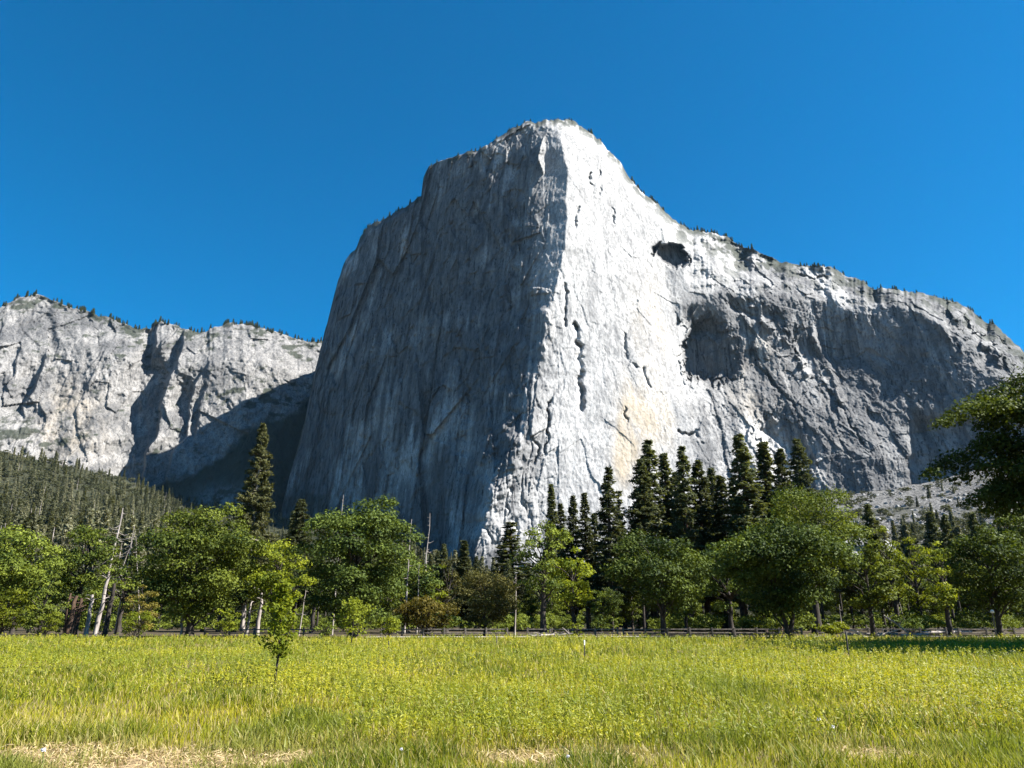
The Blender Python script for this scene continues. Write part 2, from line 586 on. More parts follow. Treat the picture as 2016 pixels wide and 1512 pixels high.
    # deep gashes
    for poly, w_, dep in ((((1138, 645), (1142, 720), (1143, 800)), 4.5, 15), (((1136, 640), (1130, 640)), 3, 8), (((1083, 790), (1078, 850), (1075, 895)), 2.2, 9),
                          (((1050, 857), (1060, 885), (1052, 910)), 2.5, 9), (((1112, 560), (1110, 640)), 2, 7), (((1225, 660), (1228, 690), (1250, 725)), 2.2, 8),
                          (((1265, 730), (1280, 765)), 2.2, 8), (((1336, 850), (1358, 855), (1372, 845), (1380, 868)), 2.6, 9), (((1337, 700), (1345, 755)), 1.8, 6),
                          (((1135, 410), (1130, 470)), 2, 6), (((1160, 340), (1166, 390)), 2, 6), (((1178, 335), (1180, 380)), 2, 5), (((1205, 400), (1212, 440)), 1.8, 5),
                          (((1230, 800), (1236, 825)), 2, 5), (((1003, 960), (997, 1020)), 2, 6), (((905, 660), (908, 740), (922, 770), (925, 830)), 3, 7),
                          (((775, 640), (782, 720)), 3, 7), (((1480, 690), (1515, 740), (1560, 800)), 3, 9), (((1545, 650), (1580, 710)), 2.5, 8),
                          (((1630, 770), (1700, 870)), 2.5, 8), (((1395, 470), (1450, 482), (1500, 497)), 3.4, 13), (((1570, 540), (1600, 548), (1630, 545)), 2.6, 10),
                          (((1720, 575), (1728, 600)), 3, 10)):
        d = np.abs(seg_dist(PX + fbm(PX / 30, PY / 16, 67, 3) * 9, PY + fbm(PX / 16, PY / 30, 68, 3) * 9, poly) + fbm(PX / 7, PY / 9, 66, 3) * 3)
        disp += dep * np.clip(.85 + 1.5 * fbm(PX / 20, PY / 20, 69, 2), .15, 1.4) * np.exp(-(d / w_) ** 2)
    # fins on the right wall
    for poly, w_, dep in ((((1545, 650), (1568, 690), (1590, 735)), 5, 14), (((1480, 610), (1520, 650), (1555, 668)), 7, 9), (((1600, 660), (1640, 740), (1655, 790)), 6, 9),
                          (((1860, 600), (1930, 660), (1990, 720)), 14, 24), (((1850, 640), (1890, 690)), 6, 10)):
        d = seg_dist(PX, PY, poly)
        disp -= dep * np.clip(.8 + 1.6 * facets(PX / 14, PY / 20, 72), 0, 1.8) * np.exp(-(d / w_) ** 2)
    edge = np.clip(dpy / 6, 0, 1)
    D2 = D + disp * (0.35 + .65 * edge) * (1 - .5 * np.clip(q, 0, 1))
    X, Y, Z = a * D2, D2, CAMZ + r * D2
    V = np.stack([X, Y, Z], 2)
    # the summit plateau and flanks run back behind the skyline
    back = []
    for k, (f, drop) in enumerate(((1.012, 3), (1.06, 22), (1.2, 90), (1.45, 230))):
        b = V[:, -1, :].copy()
        b[:, 0] *= f
        b[:, 1] *= f
        b[:, 2] = np.maximum(b[:, 2] * f - (b[:, 2] * (f - 1)) * 1.05 - drop * np.clip(b[:, 2] / 500, .05, 1), -5)
        back.append(b)
    V = np.concatenate([V, np.stack(back, 1)], 1)
    NT = NR + 4

    def pad(x):
        return np.concatenate([x, np.repeat(x[:, -1:], 4, 1)], 1).ravel()
    gold = sum(np.exp(-(((PX - cx) / rx) ** 2 + ((PY - cy) / ry) ** 2)) * h for cx, cy, rx, ry, h in
               ((1240, 840, 26, 80, 1.0), (1290, 830, 45, 60, .55), (1225, 900, 16, 50, .8), (1475, 700, 50, 40, .55), (1480, 790, 60, 40, .45), (1280, 640, 40, 90, .35), (1640, 860, 40, 60, .25)))
    gold = np.clip(gold * .9, 0, .62)
    dk = fbm(s / 45, z / 120, 81, 4)
    flat0 = np.clip(q * 1.5, 0, 1)
    dark = np.clip(pocket(1402, 690, 57, 68, .25, 1.0, .2) + pocket(1325, 503, 37, 23, .45, 1.0, .2) + pocket(1390, 620, 60, 40, 0, .5, .4)  # alcoves: dark rock, with the shade of the recess put into the colour
                   + (sstep(1330, 1430, PX + fbm(PX / 60, PY / 60, 86, 3) * 90) * np.clip(.22 + .26 * flat0 + dk * 1.5, .0, .85)  # right wing: dark rock plus the wall's shade put into its colour
                      + sstep(1600, 1700, PX + fbm(PX / 50, PY / 80, 87, 3) * 100 + (PY - 700) * .25) * (1 - .7 * flat0) * .62) + left * np.clip(.98 + .22 * np.exp(-(((PX - 960) / 130) ** 2 + ((PY - 520) / 200) ** 2)) - .15 * sstep(700, 950, PY) + dk * 1.0 + .8 * fbm(s / 7, z / 170, 84, 4) + .9 * fbm(s / 70, z / 60, 85, 4), .15, .98)  # left face: weathered streaks, with its shade deepened in the colour
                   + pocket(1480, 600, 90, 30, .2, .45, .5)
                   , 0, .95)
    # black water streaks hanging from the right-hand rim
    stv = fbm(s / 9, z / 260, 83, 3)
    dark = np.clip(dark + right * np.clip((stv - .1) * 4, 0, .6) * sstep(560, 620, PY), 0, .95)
    vn = fbm(s / 16, z / 16, 91, 4)
    flat = np.clip(q, 0, 1)
    veg = np.clip((vn + .42 * flat - .24) * 5, 0, .9) * flat
    rimv = sstep(15, 5, dpy) * np.clip((fbm(PX / 14, PX * 0, 92, 3) + .15) * 4, 0, .85)
    veg = np.clip(np.maximum(veg, rimv) + pocket(600, 1010, 70, 40, 0, .6, .5), 0, .95)
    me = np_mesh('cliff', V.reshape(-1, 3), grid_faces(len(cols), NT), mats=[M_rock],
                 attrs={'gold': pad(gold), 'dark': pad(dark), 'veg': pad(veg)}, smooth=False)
    o = link('granite_cliff', me)
    tag(o, 'huge pale granite monolith with a shaded left face and sunlit right face', kind='structure')
    return cols, V[:, NR - 1, :]


RIM_COLS, RIM_PTS = build_wall()

# ------------------------------------------------------------------ the lower cliffs on the left
LTOP = [(-160, 640), (-60, 625), (0, 604), (18, 596), (40, 583), (75, 582), (105, 592), (150, 606), (200, 624), (240, 634), (262, 646), (296, 650), (302, 636),
        (318, 632), (345, 640), (365, 650), (395, 655), (425, 645), (455, 637), (490, 640), (525, 650), (560, 660), (600, 670), (640, 676), (720, 690), (800, 720)]


def lcliff_depth(px, py):
    Y = interp([(-160, 1420), (0, 1480), (120, 1530), (230, 1560), (330, 1575), (480, 1600), (640, 1680), (800, 1760)], px)
    return Y + (920 - py) * .55


def build_left_cliff():
    cols = np.arange(-160, 800, 1.6)
    NR = 300
    top = interp(LTOP, cols) + fbm(cols / 16, cols * 0, 105, 4) * 6
    t = np.linspace(0, 1, NR)
    PX = np.repeat(cols[:, None], NR, 1)
    bot = 1040.0
    PY = bot + (top - bot)[:, None] * t[None, :]
    a, r = ray(PX, PY)
    D = lcliff_depth(PX, PY)
    dpy = PY - top[:, None]
    D = D + 1.1 * np.clip(70 - dpy, 0, None) * (.5 + .5 * sstep(60, 300, PX))
    s, z = a * D, r * D
    w = fbm(s / 70, z / 80, 107, 3)
    c1, _ = cells((s + w * 20 + z * .2) / 85, z / 190, 131)
    c2, _ = cells((s + w * 12 + z * .25) / 30, z / 70, 132)
    c3, _ = cells((s + w * 6 + z * .3) / 11, z / 26, 133)
    disp = 26 * fbm(s / 160, z / 240, 141, 3) + 12 * c1 + 6.5 * c2 + 3.2 * c3
    disp += 7 * fbm((s + z * .4) / 24, z / 40, 142, 4) + 3.4 * fbm(s / 8, z / 9, 143, 3)
    # buttresses: stepped edges, left of each edge the wall lies further back
    wig = fbm(PY / 60, PY * 0, 151, 3) * 14
    def step(edge, back, width, y0, y1, ease=4):
        e = interp(edge, PY) + wig
        d = e - PX                                       # >0 to the left of the edge
        m = sstep(0, ease, d) * (1 - sstep(width * .25, width, d))
        return back * m * sstep(y0 - 40, y0 + 30, PY) * (1 - sstep(y1 - 10, y1 + 40, PY))
    disp += step([(650, 372), (760, 330), (850, 312), (940, 285)], 75, 130, 700, 1000)
    disp += step([(700, 420), (760, 386), (860, 368), (940, 330)], 34, 60, 745, 940)
    disp += step([(700, 425), (800, 398), (860, 385)], 20, 30, 780, 850)
    disp += step([(700, 90), (760, 75), (800, 50)], 26, 60, 720, 800)
    disp += step([(600, 330), (700, 300)], 34, 40, 640, 700)
    disp += step([(600, 398), (690, 350)], 30, 40, 650, 690)
    disp += step([(590, 120), (680, 120)], 18, 140, 610, 660, 20)
    edge = np.clip(dpy / 8, 0, 1)
    D2 = D + disp * (.4 + .6 * edge)
    V = np.stack([a * D2, D2, CAMZ + r * D2], 2)
    back = []
    for f, drop in ((1.02, 4), (1.2, 60), (1.5, 200)):
        b = V[:, -1, :].copy()
        b[:, 0] *= f; b[:, 1] *= f
        b[:, 2] -= drop
        back.append(b)
    V = np.concatenate([V, np.stack(back, 1)], 1)

    def pad(x):
        return np.concatenate([x, np.repeat(x[:, -1:], 3, 1)], 1).ravel()
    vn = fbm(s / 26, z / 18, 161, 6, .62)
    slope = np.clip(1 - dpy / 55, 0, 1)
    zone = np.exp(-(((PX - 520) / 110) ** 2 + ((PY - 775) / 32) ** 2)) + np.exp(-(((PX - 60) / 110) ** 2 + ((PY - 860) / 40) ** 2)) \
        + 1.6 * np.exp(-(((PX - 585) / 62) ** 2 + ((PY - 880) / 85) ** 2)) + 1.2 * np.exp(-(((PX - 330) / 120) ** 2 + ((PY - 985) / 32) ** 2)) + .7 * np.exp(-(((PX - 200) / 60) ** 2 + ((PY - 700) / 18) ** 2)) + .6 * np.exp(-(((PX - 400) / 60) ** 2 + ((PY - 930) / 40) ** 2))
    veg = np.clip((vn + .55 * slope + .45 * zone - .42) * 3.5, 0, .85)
    shadow_edge = interp([(-200, 1200), (200, 1010), (330, 968), (400, 938), (450, 910), (500, 876), (560, 836), (600, 806), (640, 780), (800, 740)], PX)
    veg = np.maximum(veg, .97 * sstep(-14, 14, PY - shadow_edge + 22 + 40 * fbm(s / 40, z / 40, 165, 4)) * (1 - .9 * np.exp(-(((PX - 440) / 50) ** 2 + ((PY - 985) / 30) ** 2))))  # woods below the monolith's shadow edge, that shadow put into their colour
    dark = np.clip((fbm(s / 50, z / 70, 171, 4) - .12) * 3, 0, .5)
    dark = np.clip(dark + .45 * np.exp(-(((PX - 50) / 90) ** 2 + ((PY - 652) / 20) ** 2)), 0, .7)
    gold = .35 * np.exp(-(((PX - 140) / 60) ** 2 + ((PY - 830) / 70) ** 2))
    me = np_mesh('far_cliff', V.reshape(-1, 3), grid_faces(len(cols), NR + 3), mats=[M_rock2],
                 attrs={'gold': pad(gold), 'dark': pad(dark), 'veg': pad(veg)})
    tag(link('distant_cliff', me), 'lower range of pale grey cliffs left of the big monolith', kind='structure')
    return cols, V[:, NR - 1, :]


LRIM_COLS, LRIM_PTS = build_left_cliff()

# ------------------------------------------------------------------ hillside and talus between the meadow and the cliffs
HTOP = [(-300, 860), (-100, 878), (0, 890), (60, 902), (130, 918), (210, 935), (270, 952), (330, 978), (400, 995), (450, 1000), (520, 1015), (560, 1020), (650, 1022),
        (730, 1040), (800, 1060), (870, 1100), (935, 1122), (1000, 1130), (1200, 1105), (1400, 1040), (1550, 968), (1650, 975), (1750, 966), (1850, 944), (2016, 905), (2330, 850)]
HY = [(-300, 1080), (0, 1180), (270, 1330), (420, 1430), (560, 1395), (650, 1310), (800, 1170), (935, 985), (1000, 965), (1200, 985), (1400, 1020), (1550, 1110), (1700, 1095), (1790, 1090), (1900, 1075), (2016, 1040), (2330, 940)]


def hill_y(px, t):
    """depth of the slope at column px, t = 0 at its foot .. 1 under the cliff"""
    return 185 + (interp(HY, px) - 185) * np.power(t, 1.5)


def hill_py(px, t):
    return 1206 + (interp(HTOP, px) - 1206) * t


def hill_point(px, t):
    px, t = np.asarray(px, float), np.asarray(t, float)
    Y = hill_y(px, t)
    a, r = ray(px, hill_py(px, t))
    return a * Y, Y, CAMZ + r * Y + fbm(a * Y / 90, Y / 90, 205, 4) * 10 * np.clip(t * 4, 0, 1) * np.clip((1.05 - t) * 5, .3, 1)


def build_hill():
    cols = np.arange(-300, 2331, 7.0)
    NR = 190
    t = np.linspace(-.06, 1.0, NR)
    PX = np.repeat(cols[:, None], NR, 1)
    T = np.repeat(t[None, :], len(cols), 0)
    Tc = np.clip(T, 0, 1)
    X, Y, Z = hill_point(PX, Tc)
    Z = Z + fbm(X / 14, Y / 14, 207, 3) * 2.2 * np.clip(Tc * 5, 0, 1)
    Z = np.where(T < 0, -3.0, Z)
    Y = np.where(T < 0, Y + T * 300, Y)
    V = np.stack([X, Y, Z], 2)
    b = V[:, -1:, :].copy()
    b[:, :, 0] *= 1.12; b[:, :, 1] *= 1.12; b[:, :, 2] -= 30
    V = np.concatenate([V, b], 1)
    scree = sstep(.42, .62, Tc) * sstep(1640, 1700, PX) + .8 * sstep(.8, .95, Tc) * sstep(1520, 1600, PX)
    scree = np.clip(scree + (fbm(X / 60, Y / 60, 209, 3)) * 1.2 * (scree > .05), 0, 1)
    scree = np.concatenate([scree, scree[:, -1:]], 1).ravel()
    m, n, l, out = new_mat('slope_ground')
    tc = N(n, 'ShaderNodeTexCoord').outputs['Object']
    f = noise(n, l, tc, .09, 8, .7)
    f2 = noise(n, l, tc, .25, 6, .75)
    c = ramp(n, l, f, [(.38, (.018, .023, .012)), (.62, (.060, .060, .036))])
    sc = ramp(n, l, f2, [(.42, (.05, .05, .05)), (.64, (.24, .238, .235))])
    c = mixc(n, l, attr(n, 'scree'), c, sc)
    bs = N(n, 'ShaderNodeBsdfPrincipled')
    bs.inputs['Roughness'].default_value = .95
    bs.inputs['Specular IOR Level'].default_value = .1
    l.new(c, bs.inputs['Base Color'])
    bp = N(n, 'ShaderNodeBump'); bp.inputs['Distance'].default_value = 4; bp.inputs['Strength'].default_value = 1
    l.new(f2, bp.inputs['Height']); l.new(bp.outputs[0], bs.inputs['Normal'])
    l.new(bs.outputs[0], out.inputs['Surface'])
    me = np_mesh('hillside', V.reshape(-1, 3), grid_faces(len(cols), NR + 1), mats=[m], attrs={'scree': scree})
    tag(link('hillside', me), 'wooded slope and pale talus below the cliffs', kind='structure')


build_hill()


# ------------------------------------------------------------------ meadow ground
def dry_mask(X, Y):
    """bare, straw coloured patches of the meadow"""
    m = .95 - np.hypot((X + 4.6) / 3.0, (Y - 10.4) / 1.7)
    m = np.maximum(m, .25 - np.hypot((X + 7.6) / 3.0, (Y - 13.5) / 2.2))
    m = np.maximum(m, .7 - np.hypot((X - .7) / 2.2, (Y - 10.5) / 1.0))
    m = np.maximum(m, .6 - np.hypot((X - 4.5) / 1.6, (Y - 10.8) / 1.0))
    m = np.maximum(m, .6 - np.hypot((X - 17) / 5.0, (Y - 26 + (X - 17) * .9) / 1.2))
    return m + fbm(X / 1.6, Y / 1.6, 301, 3) * .6


def build_meadow():
    g = np.sinh(np.linspace(-7.5, 7.5, 241)) * 9
    X, Y = np.meshgrid(g, g + 30, indexing='ij')
    Z = fbm(X / 7, Y / 7, 311, 3) * .12 * np.exp(-((X / 90) ** 2 + ((Y - 30) / 90) ** 2))
    m, n, l, out = new_mat('meadow_soil')
    tc = N(n, 'ShaderNodeTexCoord').outputs['Object']
    f = noise(n, l, tc, .35, 6, .65)
    f2 = noise(n, l, tc, 14, 6, .75, (1, .5, 1))
    c = ramp(n, l, f, [(.38, (.095, .082, .034)), (.6, (.19, .15, .068))])
    c = mixc(n, l, attr(n, 'dry'), c, (.40, .275, .165))
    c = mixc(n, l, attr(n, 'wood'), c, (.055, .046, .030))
    c = mixc(n, l, ramp(n, l, f2, [(.36, 0.8), (.55, 0.0)]), c, (.06, .043, .022))
    bs = N(n, 'ShaderNodeBsdfPrincipled')
    bs.inputs['Roughness'].default_value = .95
    bs.inputs['Specular IOR Level'].default_value = .1
    l.new(c, bs.inputs['Base Color'])
    bp = N(n, 'ShaderNodeBump'); bp.inputs['Distance'].default_value = .03
    l.new(f2, bp.inputs['Height']); l.new(bp.outputs[0], bs.inputs['Normal'])
    l.new(bs.outputs[0], out.inputs['Surface'])
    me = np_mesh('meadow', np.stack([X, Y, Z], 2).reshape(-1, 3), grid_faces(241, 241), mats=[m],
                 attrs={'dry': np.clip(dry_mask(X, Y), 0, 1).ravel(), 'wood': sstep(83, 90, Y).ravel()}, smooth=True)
    tag(link('ground', me), 'flat open meadow floor of straw and soil under the grass', kind='structure')
    # pale track between meadow and fence
    xs = np.linspace(-14, 60, 60)
    yc = 79 + np.sin(xs / 17) * 1.2 + .02 * xs
    m2 = plain_mat('track_sand', (.26, .24, .215), (.38, .36, .335), .8, .95, None, .02)
    V = np.stack([np.stack([xs, yc - 1.5, xs * 0 + .125], 1), np.stack([xs, yc, xs * 0 + .15], 1), np.stack([xs, yc + 1.5, xs * 0 + .125], 1)], 1)
    tag(link('track', np_mesh('track', V.reshape(-1, 3), grid_faces(60, 3), mats=[m2], smooth=True)),
        'pale sandy track between the meadow and the rail fence', kind='structure')


build_meadow()


# ------------------------------------------------------------------ grass
def grass_mat(name, greens, straw, transl=.45):
    m, n, l, out = new_mat(name)
    tc = N(n, 'ShaderNodeTexCoord').outputs['Object']
    c = ramp(n, l, attr(n, 'tint'), [(0.0, greens[0]), (.5, greens[1]), (1.0, greens[2])])
    c = mixc(n, l, attr(n, 'dry'), c, straw)
    big = noise(n, l, tc, .16, 3, .6)
    c = mixc(n, l, ramp(n, l, big, [(.40, 0.8), (.52, 0.0)]), c, greens[3])
    bs = N(n, 'ShaderNodeBsdfPrincipled')
    bs.inputs['Roughness'].default_value = .5
    bs.inputs['Specular IOR Level'].default_value = .25
    l.new(c, bs.inputs['Base Color'])
    tr = N(n, 'ShaderNodeBsdfTranslucent')
    l.new(mixc(n, l, 1.0, c, (1.25, 1.2, .7), 'MULTIPLY'), tr.inputs['Color'])
    mx = N(n, 'ShaderNodeMixShader'); mx.inputs[0].default_value = transl
    l.new(bs.outputs[0], mx.inputs[1]); l.new(tr.outputs[0], mx.inputs[2])
    l.new(mx.outputs[0], out.inputs['Surface'])
    return m


def sample_meadow(n, y0, y1, rng, power=1.0):
    """points spread about evenly over the picture of the meadow"""
    u = rng.random(n)
    inv = (1 / y1 ** power) + u * (1 / y0 ** power - 1 / y1 ** power)
    Y = inv ** (-1 / power)
    X = (rng.random(n) * 2 - 1) * (Y * .80 + 5)
    return X, Y


def far_edge(X):
    return 77.0 + 1.5 * np.sin(X / 9.0) + np.clip((X - 12) * .12, -2, 2)


def build_grass():
    rng = np.random.default_rng(7)
    n = 900000
    X, Y = sample_meadow(n, 5.0, 84, rng, .62)
    dm = dry_mask(X, Y)
    keep = (rng.random(n) > np.clip(dm * 1.5, 0, .86)) & (Y < far_edge(X) + rng.normal(0, .6, n))
    clump = fbm(X / .9, Y / 1.2, 401, 3)
    tall = fbm(X / 5, Y / 6, 402, 3)
    keep &= (rng.random(n) < np.clip(.50 + clump * 1.1 + .3 * sstep(14, 32, Y), .28, 1))
    X, Y, dm, clump, tall = X[keep], Y[keep], dm[keep], clump[keep], tall[keep]
    n = len(X)
    h = (.17 + .08 * rng.random(n) + .30 * np.clip(tall + .10, 0, 1) + .30 * np.clip(clump, 0, 1)) * (1 - .45 * np.clip(dm + .3, 0, 1))
    h *= .45 + rng.random(n) * .85
    h *= np.clip(.85 + (Y - 30) / 150, .85, 1.1)
    w = .0036 + .00040 * Y * (.4 + rng.random(n))
    ang = rng.random(n) * 2 * pi
    la = rng.random(n) * 2 * pi
    ll = h * (.10 + .75 * rng.random(n) ** 1.6)
    lx, ly = np.cos(la) * ll, np.sin(la) * ll
    bx, by = np.cos(ang) * w, np.sin(ang) * w
    z0 = np.zeros(n) - .03
    zero = np.zeros(n)
    P = np.stack([X, Y, z0], 1)
    B = np.stack([bx, by, zero], 1)
    Mid = P + np.stack([lx * .3, ly * .3, h * .62], 1)
    Tip = P + np.stack([lx, ly, h], 1)
    V = np.stack([P - B, P + B, Mid + B * .8, Mid - B * .8, Tip], 1).reshape(-1, 3)
    i = np.arange(n)[:, None] * 5
    Q = i + np.array([[0, 1, 2, 3]])
    T = i + np.array([[3, 2, 4]])
    tint = np.clip(.45 + rng.normal(0, .26, n) - .5 * clump + .5 * fbm(X / 3.5, Y / 4.5, 405, 3) + .14 * sstep(30, 12, Y), 0, 1)
    stalk = rng.random(n) < .025
    straw = stalk | (rng.random(n) < (.13 + .35 * np.clip(dm + .55, 0, 1) + .05 * (Y < 16)))
    dry = np.where(straw, .6 + .4 * rng.random(n), np.clip(dm + .1, 0, .6))
    mat = grass_mat('grass_blade', ((.085, .122, .010), (.222, .232, .014), (.360, .328, .022), (.140, .172, .020)), (.46, .37, .17))
    me = np_mesh('meadow_grass', V, Q, T, [mat], {'tint': np.repeat(tint, 5), 'dry': np.repeat(dry, 5)})
    tag(link('meadow_grass', me), 'tall yellow-green spring grass covering the whole meadow', 'grass', kind='stuff')

    # broad-leaved weeds and bracken standing through the grass
    n = 40000
    X, Y = sample_meadow(n, 11, 82, rng, .6)
    dens = fbm(X / 6, Y / 7, 411, 3) + .10 * (X > -2) + .18 * (Y > 22) - .45 * np.clip(dry_mask(X, Y), 0, 1)
    k = (dens > -.15 + .55 * rng.random(n)) & (Y < far_edge(X))
    X, Y = X[k], Y[k]
    n = len(X)
    hh = .30 + .30 * rng.random(n)
    m = 10
    ph = rng.random((n, m)) * 2 * pi
    fr = .45 + .6 * rng.random((n, m))
    sz = (.016 + .00075 * Y)[:, None] * (.6 + .8 * rng.random((n, m)))
    C = np.stack([X[:, None] + np.cos(ph) * sz * .9, Y[:, None] + np.sin(ph) * sz * .9, hh[:, None] * fr], 2).reshape(-1, 3)
    Nn = np.stack([np.cos(ph) * .7 + .2, np.sin(ph) * .7 - .2, .35 + rng.random((n, m))], 2).reshape(-1, 3)
    V, Q = leaf_quads(C, Nn, sz.ravel() * 2.2, sz.ravel() * .6, rng)
    tint = np.repeat(np.clip(.5 + rng.normal(0, .25, n) + .6 * fbm(X / 4, Y / 5, 415, 3), 0, 1), m * 4)
    mat = grass_mat('weed_leaf', ((.115, .148, .010), (.235, .246, .012), (.370, .338, .016), (.135, .17, .016)), (.4, .32, .12))
    me = np_mesh('meadow_weeds', V, Q, None, [mat], {'tint': tint, 'dry': tint * 0})
    tag(link('meadow_weeds', me), 'leafy yellow-green weeds standing through the meadow grass', 'weeds', kind='stuff')

    # straw litter on the bare patches
    n = 70000
    X = rng.uniform(-12, 8, n); Y = rng.uniform(8.5, 17, n)
    k = dry_mask(X, Y) > .12 + .25 * rng.random(n)
    X, Y = X[k], Y[k]; n = len(X)
    C = np.stack([X, Y, .03 + .06 * rng.random(n)], 1)
    Nn = np.stack([rng.normal(0, .45, n), rng.normal(0, .45, n), np.ones(n)], 1)
    V, Q = leaf_quads(C, Nn, .06 + .15 * rng.random(n) ** 2, .009 + .009 * rng.random(n), rng)
    tint = np.repeat(rng.random(n), 4)
    mat = grass_mat('straw_litter_mat', ((.27, .195, .095), (.40, .31, .17), (.52, .44, .28), (.34, .25, .125)), (.4, .32, .17), .2)
    tag(link('straw_litter', np_mesh('straw_litter', V, Q, None, [mat], {'tint': tint, 'dry': tint * 0})),
        'dry straw lying on the bare patch at the near left', 'straw', kind='stuff')


build_grass()


# ------------------------------------------------------------------ trees
def oak_meshes(seed, H, Rad, cb, mat, lobes=None, leaf=.30, dens=1.0, trunk_r=None, gaps=.0, flat=1.0, forks=None, bark=None, nl=None):
    """returns (trunk mesh, crown mesh) of a broad-leaved tree, foot at the origin"""
    rng = np.random.default_rng(seed)
    tr = trunk_r or (.030 * H)
    zc, hz = H * (1 + cb) / 2, H * (1 - cb) / 2
    if lobes is None:
        lobes = []
        n = int((nl or 36) * 1.35 * (1 - gaps))
        tries = 0
        while len(lobes) < n and tries < 4000:
            tries += 1
            d = rng.normal(0, 1, 3); d /= np.linalg.norm(d)
            rr = rng.random() ** .26
            lr = Rad * (.15 + .15 * rng.random())
            e = rr * (.90 + .18 * rng.random())
            wfac = (1.0 if d[2] > -.2 else .86)
            p = np.array([d[0] * (Rad - lr * .8) * e * wfac, d[1] * (Rad - lr * .8) * e * wfac, zc + d[2] * (hz - lr * .7) * e])
            if all(np.linalg.norm(p - q[:3]) > .92 * lr for q in lobes):
                lobes.append(np.array([*p, lr]))
    lobes = np.array(lobes)
    C, Nn, tint = [], [], []
    for lx, ly, lz, lr in lobes:
        n = int(dens * 34 * lr * lr / (leaf * leaf) * .54)
        d = rng.normal(0, 1, (n, 3)); d /= np.linalg.norm(d, axis=1)[:, None]
        low = d[:, 2] < -.15
        d[low, 2] *= np.where(rng.random(low.sum()) > .3, -.5, .45)
        rr = lr * (.70 + .36 * rng.random(n) ** .7)
        # twig clumps make the surface of a lobe uneven
        bump = 1 + .20 * np.sin(d[:, 0] * 5 + lx * 3) * np.sin(d[:, 1] * 5 + ly * 3) * np.sin(d[:, 2] * 6 + lz) + .10 * rng.normal(0, 1, n)
        p = np.array([lx, ly, lz]) + d * (rr * bump)[:, None] * np.array([1.12, 1.12, .86 * flat])
        C.append(p)
        Nn.append(d * .75 + rng.normal(0, .55, (n, 3)) + np.array([0, 0, .45]))
        tint.append(np.clip(.40 + .22 * rng.normal(0, 1, n) + .18 * rng.normal(), 0, 1))
    C, Nn, tint = np.concatenate(C), np.concatenate(Nn), np.concatenate(tint)
    k = C[:, 2] > .25
    C, Nn, tint = C[k], Nn[k], tint[k]
    L = leaf * (.7 + .6 * rng.random(len(C)))
    V, Q = leaf_quads(C, Nn, L, L * .62, rng)
    crown = np_mesh('crown', V, Q, None, [mat], {'tint': np.repeat(tint, 4)})
    # trunk and limbs
    T = Tubes()
    hub = np.array([rng.normal(0, .02 * H), rng.normal(0, .02 * H), H * (cb + .12)])
    forks = forks or [(0, 0)]
    tops = []
    for fx, fy in forks:
        top = np.array([fx, fy, H * min(.82, cb + .45)])
        p = np.stack([np.linspace(0, 1, 8)] * 3, 1)
        path = np.array([0, 0, -.2]) * (1 - p) + top * p
        path[:, :2] = np.outer(np.linspace(0, 1, 8) ** 1.2, top[:2]) + rng.normal(0, .012 * H, (8, 2)) * np.linspace(0, 1, 8)[:, None]
        rad = tr * (1 - .78 * np.linspace(0, 1, 8)) / (1 if len(forks) == 1 else 1.25)
        rad[0] *= 1.45
        T.add(path, rad, 9)
        tops.append(path)
    order = np.argsort(-lobes[:, 3])[:26]
    for j in order:
        lo = lobes[j]
        path = tops[np.argmin([np.hypot(*(pp[4][:2] - lo[:2])) for pp in tops])]
        zz = min(max(lo[2] - .55 * np.hypot(lo[0] - path[4][0], lo[1] - path[4][1]) - .6, H * cb * .75), path[-1][2] * .97)
        i = int(np.argmin(np.abs(path[:, 2] - zz)))
        b = path[i]
        r0 = tr * .34 * (1 - .4 * i / 8)
        T.add(curve(b, lo[:3], (0, 0, .08 * np.linalg.norm(lo[:3] - b)), 6, rng, .04 * lo[3] + .05), np.linspace(r0, .03 + .1 * r0, 6), 5)
    return T.mesh('trunk', bark or M_bark), crown


